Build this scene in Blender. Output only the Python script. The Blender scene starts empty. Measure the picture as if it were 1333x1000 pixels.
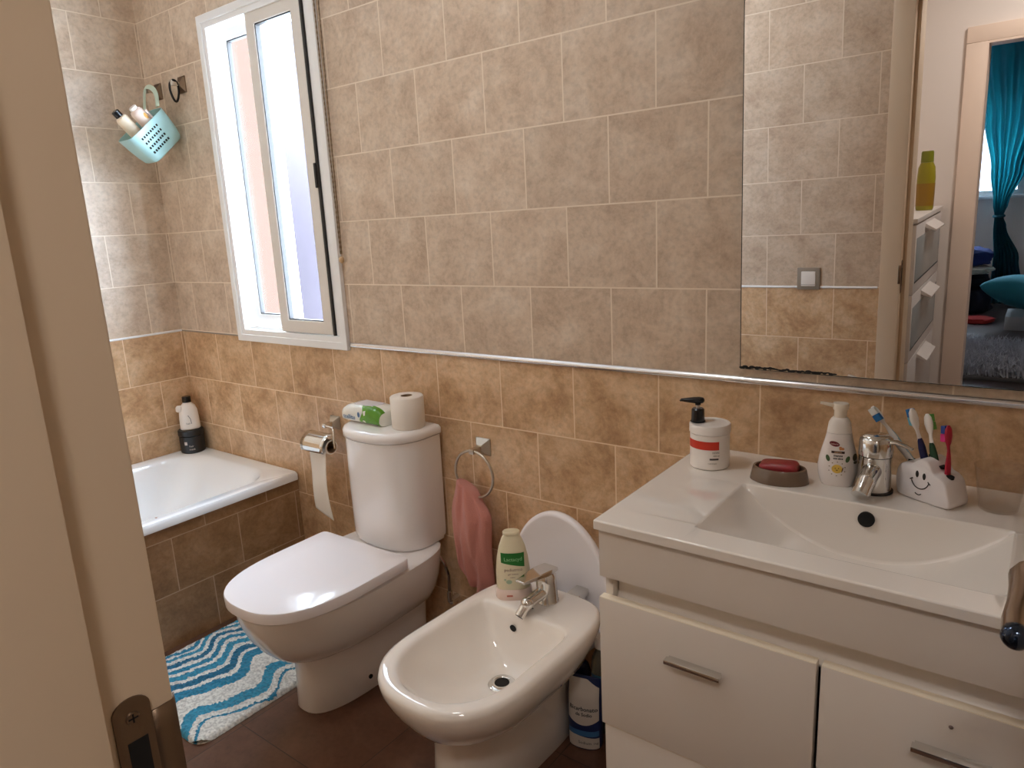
import bpy, bmesh, math, random
from mathutils import Vector, Matrix, noise
random.seed(7)
PI = math.pi
SC = bpy.context.scene
COL = SC.collection
CAM = Vector((3.009, -1.571, 1.3625))

# ------------------------------------------------------------------ colour / materials
def lin(c):
    c = c / 255.0
    return c / 12.92 if c <= 0.04045 else ((c + 0.055) / 1.055) ** 2.4
def rgb(r, g, b): return (lin(r), lin(g), lin(b), 1.0)
def new_mat(name):
    m = bpy.data.materials.new(name); m.use_nodes = True
    nt = m.node_tree
    return m, nt, nt.nodes['Principled BSDF']
def N(nt, typ, **kw):
    n = nt.nodes.new(typ)
    for k, v in kw.items(): setattr(n, k, v)
    return n
def L(nt, a, b): nt.links.new(a, b)
def P(name, col, rough=0.5, metal=0.0, coat=0.0, trans=0.0, ior=1.5, bump=0.0, bscale=60.0, sheen=0.0, vary=0.0):
    m, nt, b = new_mat(name)
    b.inputs['Base Color'].default_value = rgb(*col)
    b.inputs['Roughness'].default_value = rough
    b.inputs['Metallic'].default_value = metal
    b.inputs['IOR'].default_value = ior
    b.inputs['Coat Weight'].default_value = coat
    b.inputs['Coat Roughness'].default_value = 0.05
    b.inputs['Transmission Weight'].default_value = trans
    b.inputs['Sheen Weight'].default_value = sheen
    tc = N(nt, 'ShaderNodeTexCoord')
    if bump or vary:
        nz = N(nt, 'ShaderNodeTexNoise'); nz.inputs['Scale'].default_value = bscale; nz.inputs['Detail'].default_value = 5
        L(nt, tc.outputs['Object'], nz.inputs['Vector'])
    if bump:
        bp = N(nt, 'ShaderNodeBump'); bp.inputs['Strength'].default_value = bump; bp.inputs['Distance'].default_value = 0.004
        L(nt, nz.outputs['Fac'], bp.inputs['Height']); L(nt, bp.outputs['Normal'], b.inputs['Normal'])
    if vary:
        hs = N(nt, 'ShaderNodeMixRGB', blend_type='MIX')
        c = rgb(*col); hs.inputs['Color1'].default_value = tuple(x * (1 - vary) for x in c[:3]) + (1,)
        hs.inputs['Color2'].default_value = tuple(min(1, x * (1 + vary)) for x in c[:3]) + (1,)
        L(nt, nz.outputs['Fac'], hs.inputs['Fac']); L(nt, hs.outputs['Color'], b.inputs['Base Color'])
    return m

def facing(nt, top=.35):
    lw = N(nt, 'ShaderNodeLayerWeight'); lw.inputs['Blend'].default_value = .5
    pw = N(nt, 'ShaderNodeMath', operation='POWER'); L(nt, lw.outputs['Facing'], pw.inputs[0]); pw.inputs[1].default_value = 4.0
    ma = N(nt, 'ShaderNodeMath', operation='MULTIPLY_ADD'); L(nt, pw.outputs[0], ma.inputs[0]); ma.inputs[1].default_value = top; ma.inputs[2].default_value = .03
    return ma

def tile_mat(name, axis, u0, v0, w, h, cols, grout, rough=0.35, mortar=0.0019, offset=0.5, marble=9.0, bright=0.05):
    m, nt, b = new_mat(name)
    tc = N(nt, 'ShaderNodeTexCoord'); sp = N(nt, 'ShaderNodeSeparateXYZ'); L(nt, tc.outputs['Object'], sp.inputs[0])
    def sub(sock, v, sgn=1):
        mt = N(nt, 'ShaderNodeMath', operation='MULTIPLY_ADD'); L(nt, sock, mt.inputs[0]); mt.inputs[1].default_value = sgn; mt.inputs[2].default_value = -v
        return mt.outputs[0]
    src = {'X': ('X', 1, 'Z'), 'Y': ('Y', 1, 'Z'), '-Y': ('Y', -1, 'Z'), 'XY': ('X', 1, 'Y')}[axis]
    u = sub(sp.outputs[src[0]], u0, src[1]); v = sub(sp.outputs[src[2]], v0)
    cb = N(nt, 'ShaderNodeCombineXYZ'); L(nt, u, cb.inputs[0]); L(nt, v, cb.inputs[1])
    br = N(nt, 'ShaderNodeTexBrick'); br.offset = offset; br.offset_frequency = 2; br.squash = 1.0
    L(nt, cb.outputs[0], br.inputs['Vector'])
    br.inputs['Scale'].default_value = 1.0; br.inputs['Mortar Size'].default_value = mortar; br.inputs['Mortar Smooth'].default_value = 0.15
    br.inputs['Bias'].default_value = 0.0; br.inputs['Brick Width'].default_value = w; br.inputs['Row Height'].default_value = h
    br.inputs['Color1'].default_value = (0, 0, 0, 1); br.inputs['Color2'].default_value = (1, 1, 1, 1); br.inputs['Mortar'].default_value = (0.5, 0.5, 0.5, 1)
    # per-tile shift of the marbling
    sh = N(nt, 'ShaderNodeMath', operation='MULTIPLY'); L(nt, br.outputs['Color'], sh.inputs[0]); sh.inputs[1].default_value = 13.0
    cz = N(nt, 'ShaderNodeCombineXYZ'); L(nt, u, cz.inputs[0]); L(nt, v, cz.inputs[1]); L(nt, sh.outputs[0], cz.inputs[2])
    n1 = N(nt, 'ShaderNodeTexNoise'); n1.inputs['Scale'].default_value = marble; n1.inputs['Detail'].default_value = 9; n1.inputs['Roughness'].default_value = 0.76; n1.inputs['Distortion'].default_value = 0.25
    L(nt, cz.outputs[0], n1.inputs['Vector'])
    cr = N(nt, 'ShaderNodeValToRGB'); e = cr.color_ramp.elements
    e[0].position = 0.34; e[0].color = rgb(*cols[0]); e[1].position = 0.66; e[1].color = rgb(*cols[2])
    k = e.new(0.5); k.color = rgb(*cols[1])
    L(nt, n1.outputs['Fac'], cr.inputs['Fac'])
    # brightness by tile
    mr = N(nt, 'ShaderNodeMapRange'); L(nt, br.outputs['Color'], mr.inputs['Value']); mr.inputs['To Min'].default_value = 1 - bright; mr.inputs['To Max'].default_value = 1 + bright * 0.5
    mu = N(nt, 'ShaderNodeVectorMath', operation='SCALE'); L(nt, cr.outputs['Color'], mu.inputs[0]); L(nt, mr.outputs[0], mu.inputs['Scale'])
    # fine pits
    n2 = N(nt, 'ShaderNodeTexNoise'); n2.inputs['Scale'].default_value = 70; n2.inputs['Detail'].default_value = 4; L(nt, cz.outputs[0], n2.inputs['Vector'])
    mp = N(nt, 'ShaderNodeMapRange'); L(nt, n2.outputs['Fac'], mp.inputs['Value']); mp.inputs['From Min'].default_value = 0.32; mp.inputs['From Max'].default_value = 0.55; mp.inputs['To Min'].default_value = 0.86; mp.inputs['To Max'].default_value = 1.0
    m2 = N(nt, 'ShaderNodeVectorMath', operation='SCALE'); L(nt, mu.outputs[0], m2.inputs[0]); L(nt, mp.outputs[0], m2.inputs['Scale'])
    mx = N(nt, 'ShaderNodeMixRGB'); L(nt, br.outputs['Fac'], mx.inputs['Fac']); L(nt, m2.outputs[0], mx.inputs['Color1']); mx.inputs['Color2'].default_value = rgb(*grout)
    L(nt, mx.outputs[0], b.inputs['Base Color'])
    b.inputs['Roughness'].default_value = rough
    iv = N(nt, 'ShaderNodeMath', operation='MULTIPLY_ADD'); L(nt, br.outputs['Fac'], iv.inputs[0]); iv.inputs[1].default_value = -1.0
    sm = N(nt, 'ShaderNodeMath', operation='MULTIPLY'); L(nt, n1.outputs['Fac'], sm.inputs[0]); sm.inputs[1].default_value = 0.5; L(nt, sm.outputs[0], iv.inputs[2])
    bp = N(nt, 'ShaderNodeBump'); bp.inputs['Strength'].default_value = 0.35; bp.inputs['Distance'].default_value = 0.002
    L(nt, iv.outputs[0], bp.inputs['Height']); L(nt, bp.outputs['Normal'], b.inputs['Normal'])
    return m

UP = [(188, 163, 140), (209, 187, 164), (223, 205, 185)]
DN = [(172, 132, 94), (208, 171, 132), (230, 200, 165)]
GU, GD = (232, 216, 196), (236, 212, 182)
T_back_up = tile_mat('tile_beige_back', 'X', 0.0081, 0.9946, .25, .2052, UP, GU)
T_back_dn = tile_mat('tile_brown_back', 'X', 0.012, 0.1748, .25, .2033, DN, GD, marble=7)
T_left_up = tile_mat('tile_beige_left', '-Y', 0.0067, 0.9946, .25, .2052, UP, GU)
T_left_dn = tile_mat('tile_brown_left', '-Y', 0.0067, 0.1748, .25, .2033, DN, GD, marble=7)
T_front_up = tile_mat('tile_beige_front', 'X', 2.2175, 0.986, .258, .2065, UP, GU)
T_front_dn = tile_mat('tile_brown_front', 'X', 2.0885 + .129, 0.986 - 5 * .2065, .258, .2065, DN, GD, marble=7)
T_right_up = tile_mat('tile_beige_right', '-Y', 0.1, 0.9946, .25, .2052, UP, GU)
T_right_dn = tile_mat('tile_brown_right', '-Y', 0.1, 0.1748, .25, .2033, DN, GD, marble=7)
T_apron = tile_mat('tile_brown_apron_shaded', '-Y', 0.0208, -.003, .25, .1950, [(140, 106, 74), (164, 128, 92), (186, 152, 118)], (200, 174, 146), marble=7)  # darker copy of the brown tile, the apron's shade put into its colour
T_floor = tile_mat('tile_terracotta_floor', 'XY', 0.05, -0.665, .41, .41, [(84, 56, 42), (98, 67, 51), (112, 79, 61)], (62, 44, 35), rough=0.28, offset=0.0, marble=5, mortar=0.0018, bright=0.06)

CER = P('white_ceramic', (245, 242, 241), 0.07, coat=0.4)
CERB = P('ivory_ceramic', (242, 235, 227), 0.07, coat=0.4)
TUBM = P('bath_enamel', (246, 249, 252), 0.09, coat=0.4)
SEATP = P('white_seat_plastic', (245, 242, 246), 0.14)
PVC = P('white_pvc', (238, 238, 238), 0.3)
SASH = P('warm_white_aluminium', (224, 218, 210), 0.35)
GASK = P('dark_gasket', (40, 36, 34), 0.6)
PAINT = P('cream_painted_wood', (216, 196, 171), 0.42, bump=0.05, bscale=25)
CHROME = P('chrome', (222, 220, 216), 0.10, metal=1.0)
NICKEL = P('satin_nickel', (196, 188, 176), 0.28, metal=1.0)
BRONZE = P('antique_brass_plate', (122, 102, 84), 0.38, metal=0.85, bump=0.1, bscale=150)
BLACK = P('black_plastic', (18, 18, 20), 0.25)
HOLE = P('dark_hole', (8, 7, 7), 0.8)
WHITEP = P('white_plastic', (238, 232, 226), 0.28)
PAPER = P('white_tissue_paper', (242, 235, 226), 0.9, bump=0.15, bscale=300)
CARD = P('cardboard_core', (150, 120, 90), 0.9)
LACQ = P('white_lacquer', (226, 217, 207), 0.32, bump=0.02, bscale=15)
EDGE = P('cream_edge_band', (248, 236, 214), 0.4)
WALLP = P('white_wall_paint', (232, 222, 214), 0.8, bump=0.03, bscale=80)
CEILP = P('white_ceiling_paint', (240, 238, 234), 0.9)
PINK = P('pink_terry_cloth', (208, 138, 126), 0.95, bump=0.9, bscale=420, sheen=0.25)
MINT = P('mint_plastic', (166, 206, 206), 0.35)
RED = P('red_print', (204, 52, 30), 0.4)
GREEN = P('green_label', (24, 112, 40), 0.4)
INK = P('black_ink', (26, 24, 26), 0.5)
CREAM = P('cream_plastic', (226, 216, 186), 0.3)

# ------------------------------------------------------------------ mesh builder
class MB:
    def __init__(s): s.bm = bmesh.new(); s.mi = 0
    def _new(s, fs):
        for f in fs: f.material_index = s.mi
    def face(s, pts):
        f = s.bm.faces.new([s.bm.verts.new(Vector(p)) for p in pts]); s._new([f]); return f
    def box(s, x0, x1, y0, y1, z0, z1, bev=0.0, seg=2, M=None):
        r = bmesh.ops.create_cube(s.bm, size=1.0); vs = r['verts']
        for v in vs:
            v.co = Vector(((x0 + x1) / 2 + v.co.x * (x1 - x0), (y0 + y1) / 2 + v.co.y * (y1 - y0), (z0 + z1) / 2 + v.co.z * (z1 - z0)))
        fs = list({f for v in vs for f in v.link_faces}); s._new(fs)
        if bev:
            es = list({e for v in vs for e in v.link_edges})
            rr = bmesh.ops.bevel(s.bm, geom=es, offset=bev, segments=seg, affect='EDGES', profile=0.6)
            s._new(rr['faces']); vs = list({v for f in rr['faces'] for v in f.verts} | {v for v in vs if v.is_valid})
        if M is not None:
            for v in vs:
                if v.is_valid: v.co = M @ v.co
        return s
    def loft(s, rings, cap0=True, cap1=True, closed=True):
        R = [[s.bm.verts.new(Vector(p)) for p in r] for r in rings]
        n = len(R[0]); fs = []
        for a, b in zip(R, R[1:]):
            for i in range(n if closed else n - 1):
                j = (i + 1) % n
                fs.append(s.bm.faces.new((a[i], a[j], b[j], b[i])))
        if cap0: fs.append(s.bm.faces.new(R[0][::-1]))
        if cap1: fs.append(s.bm.faces.new(R[-1]))
        s._new(fs); return s
    def lathe(s, prof, n=36, M=None, sx=1.0, sy=1.0, cap0=True, cap1=True):
        M = M or Matrix()
        rings = [[M @ Vector((max(r, 1e-5) * sx * math.cos(2 * PI * i / n), max(r, 1e-5) * sy * math.sin(2 * PI * i / n), z)) for i in range(n)] for r, z in prof]
        return s.loft(rings, cap0, cap1)
    def cyl(s, p0, p1, r0, r1=None, n=24, caps=True):
        p0, p1 = Vector(p0), Vector(p1); d = p1 - p0
        M = Matrix.Translation(p0) @ d.to_track_quat('Z', 'Y').to_matrix().to_4x4()
        return s.lathe([(r0, 0), (r0 if r1 is None else r1, d.length)], n, M, cap0=caps, cap1=caps)
    def tube(s, path, r, n=12, closed=False, caps=True, flat=1.0, up=None):
        path = [Vector(p) for p in path]; k = len(path)
        rs = r if isinstance(r, (list, tuple)) else [r] * k
        rings = []; prev = None
        for i, p in enumerate(path):
            t = (path[(i + 1) % k] - path[i - 1]) if closed else (path[min(i + 1, k - 1)] - path[max(i - 1, 0)])
            t.normalize()
            if prev is None:
                ref = Vector(up) if up else (Vector((0, 0, 1)) if abs(t.z) < 0.9 else Vector((1, 0, 0)))
                a = (ref - t * ref.dot(t)).normalized()
            else:
                a = (prev - t * prev.dot(t)).normalized()
            prev = a; b = t.cross(a)
            rings.append([p + rs[i] * (math.cos(2 * PI * j / n) * a * flat + math.sin(2 * PI * j / n) * b) for j in range(n)])
        if closed: rings.append(rings[0])
        s.loft(rings, caps and not closed, caps and not closed)
        if closed: bmesh.ops.remove_doubles(s.bm, verts=s.bm.verts[:], dist=1e-6)
        return s
    def prism(s, poly, d0, d1, f):
        """extrude a 2-D outline; f(u, v, d) gives the 3-D point"""
        return s.loft([[f(u, v, d0) for u, v in poly], [f(u, v, d1) for u, v in poly]])
    def sphere(s, c, r, n=16, sx=1, sy=1, sz=1):
        c = Vector(c)
        prof = [(r * math.sin(PI * i / n), -r * math.cos(PI * i / n)) for i in range(n + 1)]
        M = Matrix.Translation(c) @ Matrix.Diagonal((sx, sy, sz, 1))
        return s.lathe(prof, n * 2, M)
    def grid(s, f, nu, nv):
        V = [[s.bm.verts.new(Vector(f(i / nu, j / nv))) for j in range(nv + 1)] for i in range(nu + 1)]
        s._new([s.bm.faces.new((V[i][j], V[i + 1][j], V[i + 1][j + 1], V[i][j + 1])) for i in range(nu) for j in range(nv)])
        return s
    def build(s, name, mats, parent=None, label=None, world=False, smooth=38, bev=0.0, bseg=2, sub=0, solid=0.0, soff=-1):
        bm = s.bm
        bmesh.ops.remove_doubles(bm, verts=bm.verts[:], dist=2e-6)
        bmesh.ops.dissolve_degenerate(bm, edges=bm.edges[:], dist=1e-7)
        bmesh.ops.recalc_face_normals(bm, faces=bm.faces[:])
        if world and parent is not None: bm.transform(wm(parent).inverted())
        me = bpy.data.meshes.new(name); bm.to_mesh(me); bm.free()
        for m in (mats if isinstance(mats, (list, tuple)) else [mats]): me.materials.append(m)
        if smooth:
            for p in me.polygons: p.use_smooth = True
            me.set_sharp_from_angle(angle=math.radians(smooth))
        o = bpy.data.objects.new(name, me); COL.objects.link(o)
        if parent is not None: o.parent = parent
        if label: o['label'] = label
        if solid:
            k = o.modifiers.new('thick', 'SOLIDIFY'); k.thickness = solid; k.offset = soff
        if bev:
            k = o.modifiers.new('bevel', 'BEVEL'); k.width = bev; k.segments = bseg; k.limit_method = 'ANGLE'; k.angle_limit = math.radians(40)
        if sub:
            k = o.modifiers.new('sub', 'SUBSURF'); k.levels = sub; k.render_levels = sub
        return o
def wm(o): return (wm(o.parent) if o.parent else Matrix()) @ o.matrix_basis
def thing(name, label, cat, loc=(0, 0, 0), rz=0.0, group=None, rx=0.0, ry=0.0):
    o = bpy.data.objects.new(name, None); o.empty_display_size = 0.05; COL.objects.link(o)
    o.location = loc; o.rotation_euler = (rx, ry, rz); o['label'] = label; o['category'] = cat
    if group: o['group'] = group
    return o
def tag(o, label, cat, group=None):
    o['label'] = label; o['category'] = cat
    if group: o['group'] = group
    return o
def recentre(o):
    """put the origin of a single-mesh thing at its base"""
    vs = [v.co for v in o.data.vertices]
    c = Vector(((min(v.x for v in vs) + max(v.x for v in vs)) / 2, (min(v.y for v in vs) + max(v.y for v in vs)) / 2, min(v.z for v in vs)))
    o.data.transform(Matrix.Translation(-c)); o.location = c
    return o
def struct(o): o['kind'] = 'structure'; return o
def face_cam(x, y): return math.atan2(CAM.x - x, -(CAM.y - y))
def dshape(hw, yf, yb, ym, pf=2.0, pb=2.0, n=56, cx=0.0):
    out = []
    for i in range(n):
        t = 2 * PI * i / n; c, s = math.cos(t), math.sin(t); p = pf if s < 0 else pb
        x = hw * math.copysign(abs(c) ** (2 / p), c)
        y = ym + (ym - yf if s < 0 else yb - ym) * math.copysign(abs(s) ** (2 / p), s)
        out.append((cx + x, y))
    return out
def rings_of(spec): return [[(x, y, z) for x, y in pts] for z, pts in spec]
def text_poly(txt, size, bold=0.0):
    cu = bpy.data.curves.new('tmp_text', 'FONT'); cu.body = txt; cu.size = size; cu.align_x = 'CENTER'; cu.align_y = 'CENTER'; cu.resolution_u = 2; cu.offset = bold
    o = bpy.data.objects.new('tmp_text', cu); COL.objects.link(o)
    dg = bpy.context.evaluated_depsgraph_get(); me = o.evaluated_get(dg).to_mesh()
    vs = [(v.co.x, v.co.y) for v in me.vertices]; fs = [tuple(p.vertices) for p in me.polygons]
    o.evaluated_get(dg).to_mesh_clear(); bpy.data.objects.remove(o); bpy.data.curves.remove(cu)
    return vs, fs
def put_text(mb, txt, size, u, v, f, bold=0.0):
    """letters laid on a surface: f(u, v) is the surface point just above it"""
    vs, fs = text_poly(txt, size, bold)
    V = [mb.bm.verts.new(Vector(f(u + a, v + b))) for a, b in vs]
    for q in fs:
        try: mb._new([mb.bm.faces.new([V[i] for i in q])])
        except ValueError: pass
def put_patch(mb, f, u0, u1, v0, v1, lo=None, hi=None, nu=16, nv=4):
    """printed patch; lo/hi(s) give the lower and upper edge at s in 0..1"""
    def g(a, b):
        u = u0 + (u1 - u0) * a; l = lo(a) if lo else v0; h = hi(a) if hi else v1
        return f(u, l + (h - l) * b)
    mb.grid(g, nu, nv)
def put_oval(mb, f, u, v, ru, rv, n=20, rot=0.0):
    c = mb.bm.verts.new(Vector(f(u, v))); R = []
    for i in range(n):
        t = 2 * PI * i / n; a, b = ru * math.cos(t), rv * math.sin(t)
        R.append(mb.bm.verts.new(Vector(f(u + a * math.cos(rot) - b * math.sin(rot), v + a * math.sin(rot) + b * math.cos(rot)))))
    mb._new([mb.bm.faces.new((c, R[i], R[(i + 1) % n])) for i in range(n)])

# ================================================================== SETTING
WY = 0.08
b = MB(); b.mi = 1; b.box(-.12, 3.34, 0, WY, -.1, .99); b.mi = 0
b.box(-.12, .47, 0, WY, .99, 2.62); b.box(1.10, 3.34, 0, WY, .99, 2.62); b.box(.47, 1.10, 0, WY, 2.142, 2.62)
struct(b.build('wall_back', [T_back_up, T_back_dn], smooth=0))
b = MB(); b.mi = 0; b.box(-.12, 0, -1.53, 0, .99, 2.62); b.mi = 1; b.box(-.12, 0, -1.53, 0, -.1, .99)
struct(b.build('wall_left', [T_left_up, T_left_dn], smooth=0))
b = MB(); b.mi = 0; b.box(3.22, 3.34, -1.40, 0, .99, 2.62); b.mi = 1; b.box(3.22, 3.34, -1.40, 0, -.1, .99)
struct(b.build('wall_right', [T_right_up, T_right_dn], smooth=0))
b = MB(); b.mi = 0; b.box(0, 2.565, -1.452, -1.40, .986, 2.62); b.box(2.565, 3.22, -1.452, -1.40, 2.04, 2.62); b.mi = 1; b.box(0, 2.565, -1.452, -1.40, -.1, .986)
b.mi = 2; b.box(0, 2.565, -1.53, -1.452, -.1, 2.62); b.box(2.565, 3.34, -1.53, -1.452, 2.04, 2.62); b.box(3.222, 5.2, -1.53, -1.40, -.1, 2.62)
struct(b.build('wall_front', [T_front_up, T_front_dn, WALLP], smooth=0))
b = MB(); b.box(-.12, 3.34, -1.47, .14, -.1, 0); struct(b.build('floor', T_floor, smooth=0))
WOOD = P('dark_floor_boards', (74, 62, 58), 0.35, vary=0.25, bscale=6)
b = MB(); b.box(1.2, 5.4, -6.85, -1.47, -.1, 0); struct(b.build('floor_hall', WOOD, smooth=0))
b = MB(); b.box(-.12, 5.4, -6.85, .14, 2.5, 2.6); struct(b.build('ceiling', CEILP, smooth=0))
# hall + bedroom shells (seen in the mirror)
b = MB(); b.box(1.98, 2.1, -2.6, -1.53, 0, 2.5); struct(b.build('wall_hall_end', WALLP, smooth=0))
b = MB(); b.box(5.2, 5.3, -6.8, -1.53, 0, 2.5); struct(b.build('wall_hall_right', WALLP, smooth=0))
b = MB(); b.box(1.4, 2.68, -2.72, -2.60, 0, 2.5); b.box(3.46, 5.2, -2.72, -2.60, 0, 2.5); b.box(2.68, 3.46, -2.72, -2.60, 1.94, 2.5)
struct(b.build('wall_hall_far', WALLP, smooth=0))
b = MB(); b.box(1.3, 1.4, -6.8, -2.60, 0, 2.5); struct(b.build('wall_bedroom_left', WALLP, smooth=0))
b = MB(); b.box(1.3, 1.65, -6.8, -6.7, 0, 2.5); b.box(2.76, 5.3, -6.8, -6.7, 0, 2.5); b.box(1.65, 2.76, -6.8, -6.7, 0, 1.02); b.box(1.65, 2.76, -6.8, -6.7, 2.2, 2.5)
struct(b.build('wall_bedroom_far', WALLP, smooth=0))

# chrome strips between the two tile zones
def strip(name, f, a0, a1, z0, z1, d, m):
    b = MB(); zc, hz = (z0 + z1) / 2, (z1 - z0) / 2
    prof = [(0.0, z0), (d * .75, z0 + hz * .25), (d, z0 + hz * .8), (d * .92, z1 - hz * .5), (0.0, z1)]
    b.loft([[f(a0, q, z) for q, z in prof], [f(a1, q, z) for q, z in prof]]); return struct(b.build(name, m, smooth=60))
strip('trim_1', lambda a, q, z: (a, .001 - q, z), 1.112, 3.215, .984, 1.002, .009, P('polished_aluminium', (226, 224, 224), .22, metal=1.0))
strip('trim_2', lambda a, q, z: (a, .001 - q, z), 0.0, .46, .986, .993, .004, P('grey_strip', (150, 140, 130), .5))
strip('trim_3', lambda a, q, z: (q - .001, a, z), -1.40, -.004, .986, .996, .006, PVC)
strip('trim_4', lambda a, q, z: (a, -1.401 + q, z), 0.0, 2.50, .981, .991, .005, PVC)

# window over the bath
win = bpy.data.objects.new('window_1', None); COL.objects.link(win); win.location = (.785, 0, .975); struct(win)
def frame_loop(b, x0, x1, z0, z1, w, y0, y1, wb=None, wt=None):
    wb = w if wb is None else wb; wt = w if wt is None else wt
    o = [(x0, z0), (x1, z0), (x1, z1), (x0, z1)]; i = [(x0 + w, z0 + wb), (x1 - w, z0 + wb), (x1 - w, z1 - wt), (x0 + w, z1 - wt)]
    V = {}
    for k, (ring, y) in enumerate(((o, y0), (i, y0), (i, y1), (o, y1))):
        V[k] = [b.bm.verts.new((x, y, z)) for x, z in ring]
    for k in range(4):
        for j in range(4):
            b._new([b.bm.faces.new((V[k][j], V[k][(j + 1) % 4], V[(k + 1) % 4][(j + 1) % 4], V[(k + 1) % 4][j]))])
b = MB(); frame_loop(b, .455, 1.113, .974, 2.158, .026, -.016, .0); frame_loop(b, .478, 1.092, .997, 2.135, .022, -.010, .075)
b.box(.50, 1.07, .022, .026, 1.012, 1.030)
b.build('window_frame', PVC, win, world=True, bev=.002)
b = MB(); b.box(1.0425, 1.072, .003, .06, 1.02, 2.115); b.build('channel_cover', PVC, win, world=True, bev=.002)
def sash(x0, x1, z0, z1, w, y0, y1, m, nm):
    b = MB(); frame_loop(b, x0, x1, z0, z1, w, y0, y1, .045, .040); s = b.build(nm, m, win, world=True, bev=.003)
    b = MB(); frame_loop(b, x0 + w - .001, x1 - w + .001, z0 + .044, z1 - .039, .005, y0 + .004, y1 - .002); b.build('gasket', GASK, s, world=True)
    b = MB(); ym = (y0 + y1) / 2; b.box(x0 + w, x1 - w, ym - .002, ym + .002, z0 + .045, z1 - .04); b.build('pane', GLASS, s, world=True, smooth=0)
    return s
GLASS, nt, bs = new_mat('frosted_window_glass')
nt.nodes.remove(bs); out = nt.nodes['Material Output']
tr = N(nt, 'ShaderNodeBsdfTransparent'); tr.inputs[0].default_value = (.93, .93, .95, 1)
gl = N(nt, 'ShaderNodeBsdfGlossy'); gl.inputs['Roughness'].default_value = .15
fr = facing(nt); mx = N(nt, 'ShaderNodeMixShader')
L(nt, fr.outputs[0], mx.inputs[0]); L(nt, tr.outputs[0], mx.inputs[1]); L(nt, gl.outputs[0], mx.inputs[2]); L(nt, mx.outputs[0], out.inputs[0])
sash(.508, .79, 1.030, 2.110, .038, .036, .060, PVC, 'rear_sash')
s1 = sash(.735, 1.032, 1.022, 2.115, .048, -.004, .020, SASH, 'front_sash')
b = MB(); b.box(1.0335, 1.0420, -.0045, .03, 1.02, 2.115); b.build('shadow_channel', GASK, win, world=True, smooth=0)
b = MB(); b.box(1.026, 1.036, -.010, .0, 1.52, 1.60, .002); b.build('latch', GASK, s1, world=True)

# exterior seen through the panes
def matt(*a):
    m = P(*a); m.node_tree.nodes['Principled BSDF'].inputs['Specular IOR Level'].default_value = 0.0; return m
b = MB(); b.box(-12, -4.32, 3.5, 3.6, -3, 3.6); struct(b.build('exterior_wall_1', matt('salmon_render', (66, 50, 43), .95), smooth=0))
b = MB(); b.box(-10, -4.9, 5.2, 5.5, -3, 4.3); struct(b.build('exterior_wall_2', matt('lilac_render', (100, 94, 102), .95), smooth=0))

b = MB(); b.box(-3, 9, -12.5, -12, -3, 3.6); struct(b.build('daylight_block_wall', matt('grey_render', (104, 108, 114), .95), smooth=0))  # added wall that cuts the daylight reaching the bedroom window

# bathroom door frame (camera stands in it): left jamb with strike plate
JX = 2.575
d1 = bpy.data.objects.new('door_1', None); COL.objects.link(d1); d1.location = (2.9, -1.46, 0); struct(d1)
b = MB(); b.box(JX - .025, JX, -1.535, -1.388, 0, 2.05, .002); b.build('jamb', PAINT, d1, world=True)
b = MB(); b.box(JX - .0005, JX + .012, -1.535, -1.4325, 0, 2.04, .002); b.build('door_stop', PAINT, d1, world=True)
b = MB(); b.box(JX - .068, JX - .0005, -1.401, -1.387, 0, 2.05, .004); b.build('casing', PAINT, d1, world=True)
b = MB(); b.box(JX - .068, 3.222, -1.401, -1.387, 2.0505, 2.12, .004); b.build('head_casing', PAINT, d1, world=True)
b = MB(); b.box(JX, 3.21, -1.535, -1.388, 2.03, 2.05); b.build('head_jamb', PAINT, d1, world=True)
b = MB(); b.box(3.197, 3.222, -1.535, -1.388, 0, 2.03); b.build('jamb', PAINT, d1, world=True)
b = MB(); b.box(JX - .07, JX - .0005, -1.545, -1.531, 0, 2.05, .004); b.build('casing', PAINT, d1, world=True)
# strike plate
pl = []
for i in range(13):
    t = PI * i / 12; pl.append((-1.4145 + .0115 * math.cos(t), 1.079 + .0085 * math.sin(t)))
pl += [(-1.426, .965), (-1.403, .965)]
b = MB(); b.prism(pl, JX - .0005, JX + .0015, lambda u, v, d: (d, u, v)); sp = b.build('strike_plate', BRONZE, d1, 'antique brass strike plate', world=True)
b = MB(); lip = [(JX + .0012, -1.404), (JX + .0016, -1.398), (JX + .0010, -1.391), (JX - .001, -1.3865), (JX - .006, -1.3845)]
b.grid(lambda a, c: Vector((0, 0, 1.003 + .068 * c)) + Vector((lip[round(a * 4)][0], lip[round(a * 4)][1], 0)), 4, 4)
b.build('lip', BRONZE, sp, world=True, solid=.0012)
b = MB(); b.box(JX + .0012, JX + .0019, -1.420, -1.4075, .99, 1.058); b.build('bolt_hole', HOLE, sp, world=True, smooth=0)
b = MB(); b.cyl((JX + .001, -1.4145, 1.074), (JX + .0026, -1.4145, 1.074), .0045, .0038); b.build('screw', BRONZE, sp, world=True)
b = MB(); b.box(JX + .0024, JX + .0028, -1.4175, -1.4115, 1.0735, 1.0745); b.box(JX + .0024, JX + .0028, -1.415, -1.414, 1.071, 1.077); b.build('screw_slot', HOLE, sp, world=True, smooth=0)

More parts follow.
